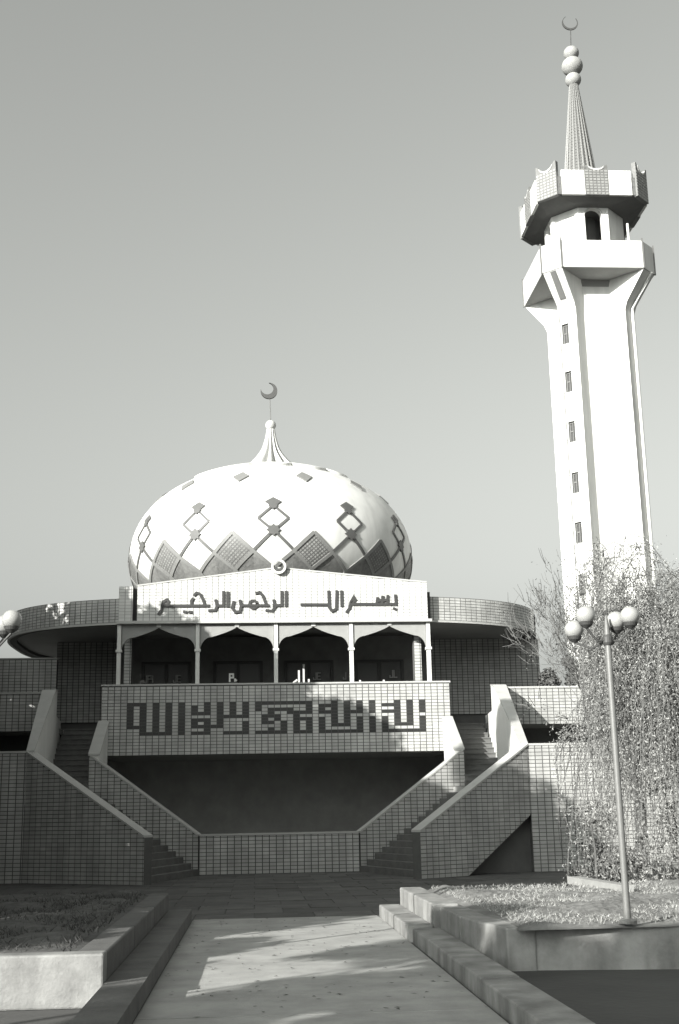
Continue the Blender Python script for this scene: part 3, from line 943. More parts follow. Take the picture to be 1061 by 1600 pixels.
# corner piers, flaring to carry the gallery
win_z = [(21.91,22.87),(19.62,20.60),(17.30,18.26),(14.97,15.92),(12.73,13.68),(10.42,11.38)]
for k in range(4):
    b = MB()
    def P(p, z):
        x, y = rot(p, k); return (TX+x, TY+y, z)
    A0, B0, C0, D0 = (-s0,-hf), (-hf,-s0), (-ci,-co), (-co,-ci)
    A1, B1 = (-G+.05,-GC), (-GC,-G+.05)
    lv = [0, ZF] if k else [0]+sorted([z for w in win_z for z in w])+[ZF]
    ua, ub = .12, .50
    lerp = lambda p, q, t: (p[0]+(q[0]-p[0])*t, p[1]+(q[1]-p[1])*t)
    for z0, z1 in zip(lv, lv[1:]):
        b.poly([P(B0,z0),P(C0,z0),P(C0,z1),P(B0,z1)])
        b.poly([P(D0,z0),P(A0,z0),P(A0,z1),P(D0,z1)])
        is_w = k == 0 and any(abs(z0-w[0]) < .01 for w in win_z)
        if not is_w:
            b.poly([P(A0,z0),P(B0,z0),P(B0,z1),P(A0,z1)])
        else:
            m0, m1 = lerp(A0,B0,ua), lerp(A0,B0,ub)
            b.poly([P(A0,z0),P(m0,z0),P(m0,z1),P(A0,z1)])
            b.poly([P(m1,z0),P(B0,z0),P(B0,z1),P(m1,z1)])
            r_ = .16; iv = (r_*.7071, r_*.7071)
            i0, i1 = (m0[0]+iv[0], m0[1]+iv[1]), (m1[0]+iv[0], m1[1]+iv[1])
            b.poly([P(m0,z0),P(i0,z0),P(i0,z1),P(m0,z1)]); b.poly([P(i1,z0),P(m1,z0),P(m1,z1),P(i1,z1)])
            b.poly([P(m0,z0),P(m1,z0),P(i1,z0),P(i0,z0)]); b.poly([P(m0,z1),P(i0,z1),P(i1,z1),P(m1,z1)])
    fl = [(ZF, 0.0), (ZF+.35, .12), (ZG, 1.0)]
    for (z0, t0), (z1, t1) in zip(fl, fl[1:]):
        a0, a1, c0, c1 = lerp(A0,A1,t0), lerp(A0,A1,t1), lerp(B0,B1,t0), lerp(B0,B1,t1)
        b.poly([P(c0,z0),P(C0,z0),P(C0,z1),P(c1,z1)])
        b.poly([P(D0,z0),P(a0,z0),P(a1,z1),P(D0,z1)])
        b.poly([P(a0,z0),P(c0,z0),P(c1,z1),P(a1,z1)])
    pier = b.build('corner_pier', TOWER, mn)
    if k == 0:
        for z0, z1 in win_z:
            m0, m1 = lerp(A0,B0,ua), lerp(A0,B0,ub)
            def Q(t, z, d):
                p = lerp(m0, m1, t); return (TX+p[0]+d*.7071, TY+p[1]+d*.7071, z)
            b = MB(); b.poly([Q(.02,z0+.01,.145),Q(.98,z0+.01,.145),Q(.98,z1-.01,.145),Q(.02,z1-.01,.145)])
            w = b.build('window', DARK, mn)
            b = MB()
            for t0, t1, za, zb in ((.02,.14,z0+.01,z1-.01),(.86,.98,z0+.01,z1-.01),(.14,.86,z0+.01,z0+.07),(.14,.86,z1-.07,z1-.01),(.46,.54,z0+.07,z1-.07),(.14,.46,z0+.5,z0+.55)):
                b.prism([Q(t0,za,.11),Q(t1,za,.11),Q(t1,zb,.11),Q(t0,zb,.11)], (.02,.02,0))
            b.build('frame', METAL, w)
        # slit below the gallery
        b = MB()
        a0, c0 = lerp(A0,A1,.25), lerp(B0,B1,.25); a1, c1 = lerp(A0,A1,.98), lerp(B0,B1,.98)
        e0, e1 = lerp(a0,c0,.32), lerp(a0,c0,.66); g0, g1 = lerp(a1,c1,.36), lerp(a1,c1,.66)
        sh_ = lambda p, z: (TX+p[0]-.01, TY+p[1]-.01, z)
        zz0 = 23.95
        b.poly([sh_(e0,zz0),sh_(e1,zz0),sh_(g1,ZG-.03),sh_(g0,ZG-.03)])
        b.build('slit', DARKWALL, mn)
# thin tube standing in for the groove along the pier edge
b = MB(); b.tube([(TX-s0-.004, TY-hf-.03, 0), (TX-s0-.004, TY-hf-.03, ZF)], .018, 6); b.build('groove_line', METAL, mn)
b = MB(); b.tube([(TX+hf+.42, TY-s0+.28, 0), (TX+hf+.42, TY-s0+.28, ZF+.1), (TX+G-.25, TY-GC-.3, ZG)], .07, 8); b.build('downpipe', WHITEMETAL, mn)
# tiled heads above the recessed panels
for k in range(4):
    b = MB()
    q = [(-.66,-1.235,24.74),(.66,-1.235,24.74),(1.0,-1.3,25.04),(-1.0,-1.3,25.04)]
    pts = []
    for x, y, z in q:
        xx, yy = rot((x, y), k); pts.append((TX+xx, TY+yy, z))
    d = rot((0, .3), k)
    b.prism(pts, (d[0], d[1], 0))
    b.build('panel_head', GREYTILE, mn)
# gallery
def octa(g, c, z):
    return [(TX+x, TY+y, z) for x, y in ((-c,-g),(c,-g),(g,-c),(g,c),(c,g),(-c,g),(-g,c),(-g,-c))]
b = MB(); b.loft([octa(G-.02, GC-.01, 25.06), octa(G-.02, GC-.01, 25.2)])
b.build('gallery_floor', SOFFIT, mn)
b = MB()
o0, o1 = octa(G, GC, 25.08), octa(G, GC, 26.38)
i0, i1 = octa(G-.15, GC-.06, 25.08), octa(G-.15, GC-.06, 26.38)
for k in range(8):
    j = (k+1) % 8
    b = MB()
    b.poly([o0[k],o0[j],o1[j],o1[k]]); b.poly([i0[j],i0[k],i1[k],i1[j]]); b.poly([o1[k],o1[j],i1[j],i1[k]]); b.poly([o0[j],o0[k],i0[k],i0[j]])
    b.build('gallery_panel', TOWER, mn)
for k in range(8):
    p = Vector(o0[k]); c_ = Vector((TX, TY, p.z)); d = (p-c_).normalized()*.015
    b = MB(); b.box(p.x+d.x-.03, p.x+d.x+.03, p.y+d.y-.03, p.y+d.y+.03, 25.05, 26.50)
    b.build('joint_post', METAL, mn)
# lantern: octagonal room with arched openings on its main faces
LA = 1.70; LS = LA*tan(pi/8)
def lan(th, u, z, out=0.0):
    # th: face normal angle index, u across the face
    a = th*pi/4
    nx, ny = sin(a), -cos(a); ux, uy = cos(a), sin(a)
    return (TX+nx*(LA+out)+ux*u, TY+ny*(LA+out)+uy*u, z)
Z0L, Z1L = 25.2, 28.66
for f in range(8):
    b = MB()
    if f % 2 == 1:
        b.poly([lan(f,-LS,Z0L), lan(f,LS,Z0L), lan(f,LS,Z1L), lan(f,-LS,Z1L)])
        b.build('lantern_wall', TOWER, mn)
        continue
    aw, zs_ = .40, 28.05
    b.poly([lan(f,-LS,Z0L), lan(f,-aw,Z0L), lan(f,-aw,Z1L), lan(f,-LS,Z1L)])
    b.poly([lan(f,aw,Z0L), lan(f,LS,Z0L), lan(f,LS,Z1L), lan(f,aw,Z1L)])
    n = 14
    arc = [(-aw*cos(pi*k/n), zs_+aw*sin(pi*k/n)) for k in range(n+1)]
    for (ua_, za_), (ub_, zb_) in zip(arc, arc[1:]):
        b.poly([lan(f,ua_,za_), lan(f,ub_,zb_), lan(f,ub_,Z1L), lan(f,ua_,Z1L)])
        b.poly([lan(f,ua_,za_), lan(f,ua_,za_,-.3), lan(f,ub_,zb_,-.3), lan(f,ub_,zb_)])
    for sgn in (-1, 1):
        q = [lan(f,sgn*aw,Z0L), lan(f,sgn*aw,zs_), lan(f,sgn*aw,zs_,-.3), lan(f,sgn*aw,Z0L,-.3)]
        b.poly(q if sgn < 0 else q[::-1])
    b.build('lantern_wall', TOWER, mn)
    b = MB()
    ring_ = [(.46*cos(pi*k/n), zs_+.46*sin(pi*k/n)) for k in range(n+1)]; rin = [(.405*cos(pi*k/n), zs_+.405*sin(pi*k/n)) for k in range(n+1)]
    for k in range(n):
        b.poly([lan(f,rin[k][0],rin[k][1],.02), lan(f,ring_[k][0],ring_[k][1],.02), lan(f,ring_[k+1][0],ring_[k+1][1],.02), lan(f,rin[k+1][0],rin[k+1][1],.02)])
    b.build('arch_moulding', COPING, mn)
b = MB(); b.lathe([(.75, 25.2), (.75, 28.6)], TX, TY, 12); b.build('lantern_core', DARKWALL, mn)
b = MB(); b.tube([(TX+1.62, TY-1.55, 26.38), (TX+1.62, TY-1.55, 27.75)], .06, 8); b.build('gallery_post', WHITEMETAL, mn)
# crown: octagonal tray with scalloped merlons
KG, KC = 2.55, 1.80
b = MB()
b.loft([octa(1.72, .72, 28.45), octa(2.0, .98, 28.5), octa(2.42, 1.68, 28.62), octa(KG-.02, KC-.01, 28.66), octa(KG-.02, KC-.01, 28.8)])
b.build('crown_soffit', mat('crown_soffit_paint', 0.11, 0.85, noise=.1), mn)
def kface(P0, P1, u, z, out):
    P0, P1 = Vector(P0), Vector(P1); U = (P1-P0).normalized(); N = Vector((U.y, -U.x, 0))
    p = (P0+P1)/2+U*u+N*out
    return (p.x, p.y, z)
ko = octa(KG, KC, 0)
mt = Tiles(mn, 0, 'crown_tile', mat('crown_tile', 0.24, 0.5, island=.12))
for k in range(8):
    P0, P1 = ko[k], ko[(k+1) % 8]
    L = (Vector(P1)-Vector(P0)).length
    U = (Vector(P1)-Vector(P0)).normalized(); N = Vector((U.y, -U.x, 0))
    # base wall
    b = MB()
    b.prism([kface(P0,P1,-L/2,28.66,0), kface(P0,P1,L/2,28.66,0), kface(P0,P1,L/2,29.55,0), kface(P0,P1,-L/2,29.55,0)], -N*.1)
    b.build('crown_wall', MOSAIC_DARK, mn)
    if k % 2 == 0:
        for c_ in (-1.08, 1.08):
            b = MB()
            b.prism([kface(P0,P1,c_-.53,28.64,.05), kface(P0,P1,c_+.53,28.64,.05), kface(P0,P1,c_+.53,29.86,.05), kface(P0,P1,c_-.53,29.86,.05)], -N*.16)
            b.build('crown_panel', TOWER, mn)
        spans = [(0.0, .53, 30.12, 29.90)]
    else:
        spans = [(0.0, L/2, 30.32, 29.95)]
    for c_, hw, zt, zc in spans:
        b = MB()
        n = 12
        top = [(c_-hw+2*hw*j/n, zt-(zt-zc)*max(0, 1-((-1+2*j/n)/.72)**2)**.5 if abs(-1+2*j/n) < .72 else zt) for j in range(n+1)]
        for (ua_, za_), (ub_, zb_) in zip(top, top[1:]):
            b.prism([kface(P0,P1,ua_,28.62,.075), kface(P0,P1,ub_,28.62,.075), kface(P0,P1,ub_,zb_,.075), kface(P0,P1,ua_,za_,.075)], -N*.2)
        mer = b.build('merlon', MOSAIC_DARK, mn)
        O = Vector(kface(P0,P1,c_-hw,28.62,.075))
        nc = max(4, round(2*hw/.165)); nr = 9
        mt.flat(mer, O, U, N, [(0,0),(2*hw,0),(2*hw,zc-28.62-.02),(0,zc-28.62-.02)], singles=False, pu=2*hw/nc, pv=(zc-28.64)/nr, ju=.05, jv=.045, depth=.012)
        b = MB()
        seg = [p for p in top if abs((p[0]-c_)/hw) <= .75]
        for (ua_, za_), (ub_, zb_) in zip(seg, seg[1:]):
            b.prism([kface(P0,P1,ua_,za_-.06,.10), kface(P0,P1,ub_,zb_-.06,.10), kface(P0,P1,ub_,zb_+.03,.10), kface(P0,P1,ua_,za_+.03,.10)], -N*.24)
        b.build('rim', COPING, mer)
mt.finish('crown_tiling')
# spire with ribs, balls, crescent
b = MB(); b.lathe([(.92, 28.8), (.80, 30.2), (.66, 31.5), (.19, 35.9)], TX+.03, TY, 40)
spi = b.build('spire', SPIRE_IN, mn)
b = MB()
for k in range(20):
    a = 2*pi*k/20
    b.tube([(TX+.03+r*sin(a), TY-r*cos(a), z) for r, z in ((.92,28.8),(.80,30.2),(.67,31.5),(.205,35.9))], [.065,.06,.05,.018], 5)
b.build('rib', SPIRE, spi)
b = MB()
z = 29.4
while z < 35.8:
    r = .66-(z-31.5)*.107 if z > 31.5 else .66+(31.5-z)*.1
    b.lathe([(r+.0, z-.02), (r+.028, z), (r+.0, z+.02)], TX+.03, TY, 40, caps=False); z += .17
b.build('hoop', SPIRE, spi)
for zc, r, sq in ((36.20, .385, .95), (36.95, .515, .92), (37.68, .375, .95)):
    b = MB(); b.sphere((TX+.03, TY, zc), r, 28, 16, sq); b.build('ball', BALL, mn, smooth=True)
b = MB(); b.lathe([(.12, 37.25), (.12, 37.5)], TX+.03, TY, 10); b.tube([(TX+.03, TY, 37.9), (TX+.08, TY, 39.02)], .022, 6); b.build('rod', IRON, mn)
b = MB(); crescent(b, TX+.08, TY, 39.40, .40, .355, .06, radians(80), .05, 40); b.build('crescent', IRON, mn)

# ================================================================== PLATFORM, STEPS, BEDS
plat = thing('stone_platform', (4.5, 17, 0), 'raised concrete bed with a step beside the sunlit path, covered in dry grass', 'platform')
for x0, x1, y0, y1, z in ((2.02, 2.36, 16.86, 20.70, .185), (2.07, 2.44, 14.3, 16.78, .155), (2.06, 2.44, 11.8, 14.28, .16), (2.06, 2.44, 8.0, 11.78, .155)):
    b = MB(); b.box(x0, x1, y0, y1, -.05, z); bevel(b.build('step', CONC, plat), .02)
for q, z in ((((2.365,16.92),(2.72,16.92),(2.72,20.70),(2.365,20.70)), .445), (((2.45,16.86),(2.46,15.3),(2.78,15.3),(2.77,16.86)), .415), (((2.462,15.28),(2.70,13.66),(3.02,13.66),(2.79,15.28)), .41)):
    b = MB()
    q = q[::-1] if parea(q) < 0 else q
    b.prism([(x, y, z) for x, y in q], (0, 0, -.5)); bevel(b.build('kerb_block', CONC, plat), .022)
b = MB()
outl = [(2.60, 20.66), (2.62, 16.9), (2.90, 13.70), (9.5, 12.7), (9.5, 20.66)]
outl = outl[::-1] if parea(outl) < 0 else outl
b.prism([(x, y, .40) for x, y in outl], (0, 0, -.46))
bevel(b.build('retaining_wall', CONC, plat), .02)
def bumpy(x0, x1, y0, y1, z, amp, nx, ny, inside=None):
    xs_ = np.linspace(x0, x1, nx); ys_ = np.linspace(y0, y1, ny)
    ph = rng.uniform(0, 6.28, (14, 2)); fr = rng.uniform(.8, 7, (14, 2)); am = 1/np.hypot(fr[:,0], fr[:,1]); am /= am.sum()
    b = MB()
    for y in ys_:
        for x in xs_:
            d = min(x-x0, x1-x, y-y0, y1-y)
            h_ = sum(am[i]*sin(x*fr[i,0]+ph[i,0])*sin(y*fr[i,1]+ph[i,1]) for i in range(14))
            b.v.append((x, y, z+(amp*(h_*2+.5)+random.uniform(-.012,.012))*min(1, d/.25)))
    for j in range(ny-1):
        for i in range(nx-1):
            a = j*nx+i; b.f.append((a, a+1, a+nx+1, a+nx))
    return b
b = bumpy(2.8, 9.45, 13.45, 20.6, .40, .09, 120, 120)
b.build('soil_bed', SOIL, plat, smooth=False)
def blades(name, m, n, fn, hmin, hmax, w, label=None, kind='stuff', flat=0.5):
    V, F = [], []
    k = 0
    while k < n:
        p = fn()
        if p is None: continue
        x, y, z = p
        a = random.uniform(0, 2*pi); h_ = random.uniform(hmin, hmax); l = random.uniform(.1, 1)*flat*h_*2
        b2 = random.uniform(0, 2*pi)
        dx, dy = cos(a)*w/2, sin(a)*w/2
        i = len(V)
        V += [(x-dx, y-dy, z), (x+dx, y+dy, z), (x+cos(b2)*l+dx*.2, y+sin(b2)*l+dy*.2, z+h_)]
        F.append((i, i+1, i+2)); k += 1
    b = MB(); b.v, b.f = V, F
    o = b.build(name, m)
    return tag(o, label, None, None, kind)
def pbed():
    x, y = random.uniform(2.85, 9.3), random.uniform(13.6, 20.55)
    return (x, y, .425+random.uniform(0,.03))
blades('dry_grass', STRAW, 16000, pbed, 0.012, .05, .013, 'short dry grass over the raised bed right of the path', flat=1.0)

def litter():
    if random.random() < .6: x, y = random.uniform(-1, 2), random.uniform(11, 21)
    else: x, y = random.uniform(-4, 6), random.uniform(21, 31)
    return (x, y, .006)
def flat_leaves(name, m, n, fn, sz, label):
    b = MB()
    for _ in range(n):
        x, y, z = fn(); a = random.uniform(0, 6.28); l = sz*random.uniform(.6, 1.3)
        c_, s_ = cos(a)*l, sin(a)*l; t_ = random.uniform(0, .012)
        b.poly([(x-c_, y-s_, z+.001), (x+s_*.4, y-c_*.4, z+t_), (x+c_, y+s_, z+.002), (x-s_*.4, y+c_*.4, z+t_*.5)])
    return tag(b.build(name, m), label, None, None, 'stuff')
flat_leaves('fallen_leaves', mat('dead_leaf', 0.13, 0.9, island=0.5), 420, litter, .032, 'dry fallen leaves scattered over the path and court')

# left bed, mirrored
lb = thing('planting_bed', (-3.5, 17, 0), 'raised concrete planting bed left of the path, mostly in shade', 'planting bed')
b = MB(); b.box(-1.36, -1.0, 8.0, 20.70, 0, .185); b.build('step', mat('shaded_concrete', 0.09, 0.92, noise=0.3, nscale=2.5, bump=.3, bscale=30), lb)  # darker concrete copy, painting shade onto the left step and kerb
CONC_SHADED = bpy.data.materials['shaded_concrete']
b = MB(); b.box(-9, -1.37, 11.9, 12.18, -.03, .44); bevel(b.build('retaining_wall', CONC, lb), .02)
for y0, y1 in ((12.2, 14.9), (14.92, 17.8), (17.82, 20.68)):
    b = MB(); b.box(-1.66, -1.372, y0, y1, -.03, .435+random.uniform(-.01,.01)); bevel(b.build('kerb_block', CONC_SHADED, lb), .02)
b = MB(); b.box(-9, -1.662, 12.185, 20.66, -.03, .40); b.build('bed_fill', SOIL, lb)
b = bumpy(-9, -1.67, 12.2, 20.6, .41, .10, 110, 110)
b.build('soil_bed', mat('shaded_soil', 0.07, 0.95, noise=0.35, nscale=3.0, bump=0.6, bscale=18), lb)  # darker copy of the soil, the left bed's shade put in its colour
def lbed():
    return (random.uniform(-8.9, -1.7), random.uniform(12.25, 20.55), .42+random.uniform(0,.05))
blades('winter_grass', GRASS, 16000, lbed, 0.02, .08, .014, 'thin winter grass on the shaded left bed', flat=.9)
b = MB(); b.loft([[(5.22,21.0,z),(5.36,18.4,z),(5.56,18.4,z),(5.42,21.0,z)][::-1] for z in (.42, .54)])
tag(b.build('kerb_stone', CONC_TOP), 'pale kerb stone lying on the raised bed beside the lamp post', 'kerb')

# ================================================================== LAMP POST
LX, LY, LZ = 4.02, 13.62, .43
lamp = thing('lamp_post', (LX, LY, LZ), 'grey lamp post with four white globes before the willow', 'lamp post', 'lamp posts beside the path')
b = MB(); b.lathe([(.040, LZ), (.038, LZ+.5), (.035, 3.60), (.028, 3.66), (.010, 3.78)], LX, LY, 16); b.build('post', METAL, lamp, smooth=True, angle=40)
b = MB(); b.lathe([(.10, LZ), (.10, LZ+.03), (.06, LZ+.05)], LX, LY, 16); b.build('base', METAL, lamp)
b = MB(); b.lathe([(.045, 3.44), (.06, 3.47), (.06, 3.53), (.045, 3.56)], LX, LY, 16); b.build('collar', IRON, lamp)
for dx, dy, dz in ((-.25, -.05, .03), (-.35, .12, -.11), (.15, .12, -.01), (.26, -.06, .02)):
    gx, gy = LX+dx, LY+dy
    b = MB(); b.tube([(LX, LY, 3.50), (LX+.5*dx, LY+.5*dy, 3.47+dz*.5), (gx, gy, 3.60+dz)], .014, 6); arm = b.build('arm', IRON, lamp)
    b = MB(); b.lathe([(.025, 3.60+dz), (.07, 3.635+dz), (.085, 3.67+dz), (.075, 3.675+dz)], gx, gy, 18); b.build('cup', IRON, arm)
    b = MB(); b.sphere((gx, gy, 3.75+dz), .108, 24, 14, .97); b.build('globe', GLOBE, lamp, smooth=True)
def copy_tree(o, parent=None):
    c = o.copy(); C.objects.link(c)
    if parent is not None: c.parent = parent
    for ch in list(o.children): copy_tree(ch, c)
    return c
lamp2 = copy_tree(lamp)
lamp2.location = (-2.92, 13.62, .44)
lamp2['label'] = 'lamp post at the left picture edge of which only a pale globe shows'

# ================================================================== TREES
def leaf_mesh(P, size, aspect, m, name, parent, droop=0.3):
    """P: Nx3 leaf centres -> one mesh of lozenge leaves"""
    n = len(P)
    d = rng.normal(size=(n, 3)); d[:, 2] -= droop
    d /= np.linalg.norm(d, axis=1)[:, None]
    e = rng.normal(size=(n, 3)); e -= (e*d).sum(1)[:, None]*d
    e /= np.linalg.norm(e, axis=1)[:, None]
    s = size*rng.uniform(.6, 1.3, n)[:, None]
    V = np.empty((n, 4, 3))
    V[:, 0] = P-d*s*.5; V[:, 1] = P+e*s*aspect*.5; V[:, 2] = P+d*s*.5; V[:, 3] = P-e*s*aspect*.5
    o = Vector(ORG[parent.name])
    V = V.reshape(-1, 3)-np.array(o)
    me = bpy.data.meshes.new(name)
    me.vertices.add(4*n); me.vertices.foreach_set('co', V.astype(np.float32).ravel())
    me.loops.add(4*n); me.loops.foreach_set('vertex_index', np.arange(4*n, dtype=np.int32))
    me.polygons.add(n); me.polygons.foreach_set('loop_start', np.arange(0, 4*n, 4, dtype=np.int32))
    me.polygons.foreach_set('loop_total', np.full(n, 4, dtype=np.int32))
    me.materials.append(m); me.update(calc_edges=True)
    ob = bpy.data.objects.new(name, me); C.objects.link(ob); ob.parent = parent
    return ob

def branch(b, p, d, L, r, depth, tips, spread=.6, up=.15, seg=4):
    p = Vector(p); d = Vector(d).normalized(); pts = [p.copy()]; rad = [r]
    for k in range(seg):
        d = (d+Vector((random.gauss(0,.16), random.gauss(0,.16), random.gauss(0,.12)+up*.25))).normalized()
        p = p+d*L/seg; pts.append(p.copy()); rad.append(r*(1-.55*(k+1)/seg))
    b.tube(pts, rad, 6 if r > .03 else 3, caps=False)
    if depth == 0:
        tips.append((pts[-1], d)); return
    for _ in range(random.choice((2, 3, 3))):
        a = Vector((random.gauss(0,1), random.gauss(0,1), random.gauss(0,.6)))
        nd = (d+a*spread).normalized()
        i = random.randint(2, seg)
        branch(b, pts[i], nd, L*random.uniform(.6,.82), rad[i]*.7, depth-1, tips, spread, up, seg)

# weeping willow behind the lamp post
WX, WY = 9.0, 24.2
wl = thing('willow_tree', (WX, WY, 0), 'pale weeping willow with hanging strands behind the lamp post', 'tree')
b = MB(); tips = []
tr = [(WX, WY, -.1), (WX+.05, WY, 1.2), (WX-.1, WY+.05, 2.4)]
b.tube(tr, [.20, .16, .14], 10)
for k in range(13):
    a = 2*pi*k/13+random.uniform(-.3,.3)
    branch(b, (WX-.1, WY+.05, random.uniform(1.7, 2.5)), (cos(a)*.62, sin(a)*.62, 1.0), random.uniform(1.6, 2.15), .075, 3, tips, .55, .3)
b.build('trunk', BARK, wl)
b = MB(); LP = []
def strand(p, d, L):
    pts = [Vector(p)]; v = Vector(d).normalized()*.9
    n = max(5, int(L/.28))
    for k in range(n):
        v = v*.76+Vector((random.gauss(0,.11), random.gauss(0,.11), -.28))
        q = pts[-1]+v.normalized()*(L/n)
        if q.z < .1 or q.x/q.y < (.243 if q.z < 3.6 else .268 if q.z < 6.0 else .275): break
        pts.append(q)
    if len(pts) < 3: return
    b.tube(pts, [.009*(1-.6*k/len(pts)) for k in range(len(pts))], 3, caps=False)
    for a, c_ in zip(pts, pts[1:]):
        for _ in range(9):
            t = random.random(); q = a+(c_-a)*t
            LP.append((q.x+random.gauss(0,.075), q.y+random.gauss(0,.075), q.z+random.gauss(0,.05)))
for p, d in tips:
    for _ in range(6):
        q = p+Vector((random.gauss(0,.2), random.gauss(0,.2), random.gauss(0,.15)))
        strand(q, (d.x+random.gauss(0,.4), d.y+random.gauss(0,.4), .3), random.choice((random.uniform(.8, 2.2), random.uniform(2.0, 5.6), random.uniform(2.0, 5.6))))
    for _ in range(3):
        strand(p, (d.x+random.gauss(0,.3), d.y+random.gauss(0,.3), 1.0), random.uniform(.5, 1.0))
b.build('hanging_twigs', TWIG, wl)
cl = np.array([(p.x, p.y, p.z) for p, d in tips if p.x/p.y > .29])
cl = cl[rng.choice(len(cl), 14000)]+rng.normal(0, .30, (14000, 3))*np.array([1, 1, 1.1])-np.array([0, 0, .25])
LP += [tuple(q) for q in cl if q[2] > .2 and q[0]/q[1] > .27]
leaf_mesh(np.array(LP), .052, .32, LEAF, 'crown', wl, .9)

BX, BY_ = 8.8, 28.5
bt = thing('bare_tree', (BX, BY_, 0), 'bare twiggy tree spreading in front of the foot of the minaret', 'tree')
b = MB(); tips2 = []
b.tube([(BX, BY_, -.1), (BX+.1, BY_, 1.5), (BX-.05, BY_, 3.2)], [.15, .12, .10], 8)
for k in range(22):
    a = 2*pi*k/22+random.uniform(-.3,.3)
    branch(b, (BX-.05, BY_, random.uniform(2.2, 3.4)), (cos(a)*.85, sin(a)*.6, .9), random.uniform(1.4, 1.75), .045, 4, tips2, .42, .35)
b.build('trunk', TWIG, bt)
b = MB()
for p, d in tips2:
    for _ in range(2):
        q = p; v = (d+Vector((random.gauss(0,.4), random.gauss(0,.4), random.gauss(.2,.3)))).normalized()
        b.tube([q, q+v*.22, q+v*.4+Vector((random.gauss(0,.05), random.gauss(0,.05), .04))], [.008, .006, .004], 3, caps=False)
b.build('twigs', TWIG, bt)
pp = np.array([[p.x, p.y, p.z] for p, d in tips2])
ii = rng.choice(len(pp), 5200)
leaf_mesh(pp[ii]+rng.normal(0, .16, (5200, 3)), .06, .5, LEAF, 'crown', bt, .3)

def bush_tree(name, x, y, hgt, rad, z0, nleaf, size, m, label, cat='tree', group=None, trunk=.16, shape=1.6, aspect=.55, base=0.0):
    t = thing(name, (x, y, base), label, cat, group)
    b = MB()
    b.tube([(x, y, base-.1), (x+random.uniform(-.1,.1), y, base+hgt*.45), (x+random.uniform(-.2,.2), y+random.uniform(-.2,.2), base+hgt*.9)], [trunk, trunk*.7, trunk*.2], 8)
    clumps = []
    for k in range(max(10, int(hgt*4))):
        f = random.uniform(0, 1)**.9; z = base+z0+(hgt-z0)*f
        R = rad*(sin(pi*min(1, .18+.82*f**.85))**.7)*(1.05 if f < .75 else .9)
        a = random.uniform(0, 2*pi); rr = R*random.uniform(.35, .9)
        c_ = (x+rr*cos(a), y+rr*sin(a), z)
        clumps.append((c_, random.uniform(.28, .5)*rad))
        b.tube([(x, y, max(base+z0*.5, z-rr*.6)), c_], [trunk*.3, trunk*.08], 4, caps=False)
    b.build('trunk', BARK, t)
    w = np.array([c[1]**2.2 for c in clumps]); w /= w.sum()
    idx = rng.choice(len(clumps), nleaf, p=w)
    cen = np.array([c[0] for c in clumps])[idx]; rr = np.array([c[1] for c in clumps])[idx]
    dv = rng.normal(size=(nleaf, 3)); dv /= np.linalg.norm(dv, axis=1)[:, None]
    P = cen+dv*(rr*rng.uniform(.25, 1, nleaf)**.5)[:, None]*np.array([1, 1, .8])
    P = P[P[:, 2] > base+.05]
    leaf_mesh(P, size, aspect, m, 'crown', t, .15)
    return t
# shrubs on the right-hand terrace, behind the white parapet
for x, y, h_, r in ((10.05, 41.9, 2.0, .75), (11.0, 42.3, 2.2, .9), (12.0, 42.1, 2.35, .9)):
    bush_tree('terrace_shrub', x, y, h_, r, .1, 2600, .13, LEAF_MID, {10.05:'dark shrub against the wall corner on the right terrace', 11.0:'dark rounded shrub in the middle of the terrace row', 12.0:'dark shrub furthest right on the terrace, behind the willow'}[x], 'shrub', 'shrubs on the right terrace', .05, base=4.44)
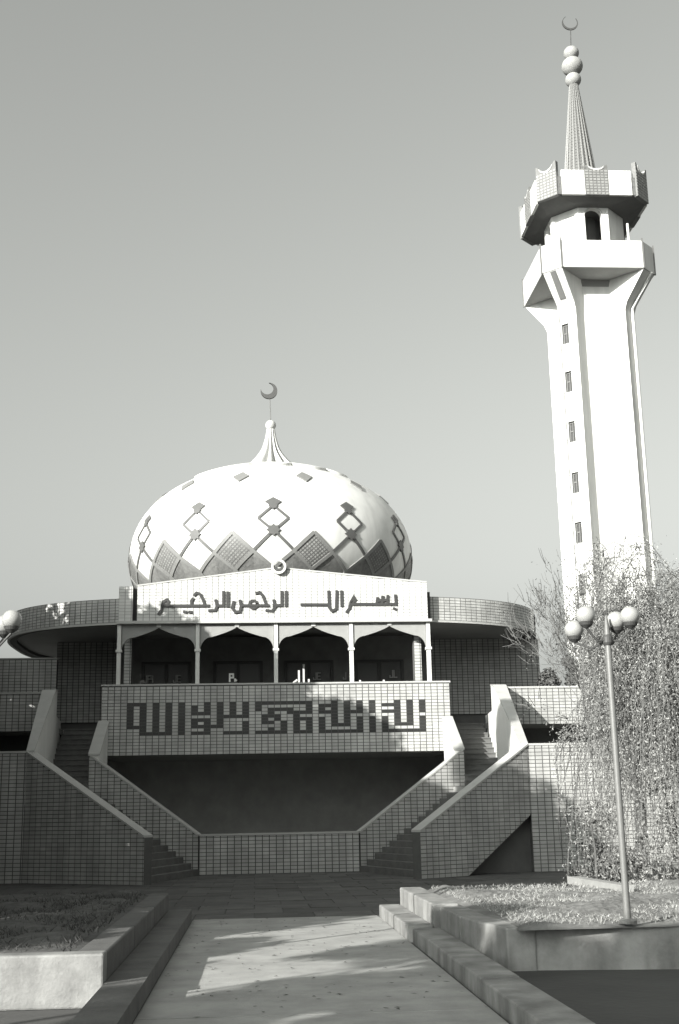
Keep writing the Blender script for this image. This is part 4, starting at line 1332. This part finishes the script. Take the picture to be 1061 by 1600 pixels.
# trees that stand left of the path and shade the court
trees = [(-9.5, 13.0, 10.0, 2.9), (-9.8, 16.3, 11.0, 2.6), (-10.0, 19.4, 13.2, 2.1), (-9.7, 22.4, 9.6, 2.4), (-9.8, 25.9, 11.1, 2.5), (-10.0, 28.5, 11.2, 2.8), (-10.4, 31.2, 11.4, 2.7), (-10.9, 33.6, 11.4, 2.6), (-12.2, 38.2, 12.8, 2.8), (-15.5, 36.5, 12.6, 2.8), (-12.0, 36.0, 10.4, 2.4), (-13.4, 40.6, 12.0, 2.6), (-12.6, 13.2, 9.5, 2.6), (-13.0, 17.2, 10.5, 2.6), (-13.0, 22.6, 9.6, 2.6), (-13.2, 26.0, 10.0, 2.6), (-13.6, 29.4, 10.0, 2.6)]
for i, (x, y, h_, r) in enumerate(trees):
    bush_tree('evergreen_tree', x, y, h_, r, .4, 17000, .34, LEAF_DARK,
      'dense dark evergreen outside the left picture edge, shading the court', 'tree', 'evergreens along the left of the court', .18)
for x, y, h_, r in ((-9.3, 8.2, 4.2, 1.9), (-9.5, 6.2, 4.0, 1.5)):  # unseen low shrubs, added to shade the left bed but not the path
    bush_tree('shade_shrub', x, y, h_, r, .1, 5000, .3, LEAF_DARK, 'unseen low shrub outside the left picture edge, added to shade the bed', 'shrub', 'unseen shrubs added to shade the left bed', .1)
for (y, h_, r, n_), lab in zip(((1.0, 6.6, 1.3, 5200), (-1.0, 7.5, 1.5, 6500), (-3.0, 8.4, 1.7, 7500), (-5.4, 9.5, 2.1, 9000)),  # unseen trees added and stepped in height to shade wall and near steps
      ('shortest of four trees standing in line left of the viewer', 'second shortest of four unseen trees added for shade, standing in line left of the viewer', 'second tallest of four unseen trees added for shade, standing in line left of the viewer', 'tallest of four trees standing in line left of the viewer')):
    bush_tree('shade_tree', -9.7, y, h_, r, 4.7, n_, .27, LEAF_DARK, lab, 'tree', 'unseen trees added left of the viewer for shade', .12)
bush_tree('shade_tree', -9.7, 3.6, 6.7, 1.25, 5.95, 2600, .24, LEAF_DARK, 'unseen small tree left of the viewer, its flat crown shaped to shade the steps', 'tree', 'unseen trees added left of the viewer for shade', .08)  # unseen crown shaped to cast a thin band of shade
bush_tree('low_shrub', 7.25, 26.6, 1.7, .85, .05, 4200, .075, LEAF, 'low pale leafy shrub below the willow, against the tiled terrace wall', 'shrub', None, .04)
bush_tree('tall_shrub', 9.6, 25.8, 5.6, 1.7, .1, 16000, .09, LEAF, 'tall dense shrub at the right picture edge behind the willow', 'shrub', None, .08)
# far trees low behind the terrace on the right
for i, (x, y, h_, r) in enumerate(((19.5, 47, 6.0, 2.6), (24.0, 52, 7.5, 3.0))):
    bush_tree('garden_tree', x, y, h_, r, .6, 4200, .24, LEAF, ['leafy garden tree behind the right terrace near the minaret', 'leafy garden tree farther right behind the minaret'][i], 'tree', 'garden trees behind the terrace', .15)
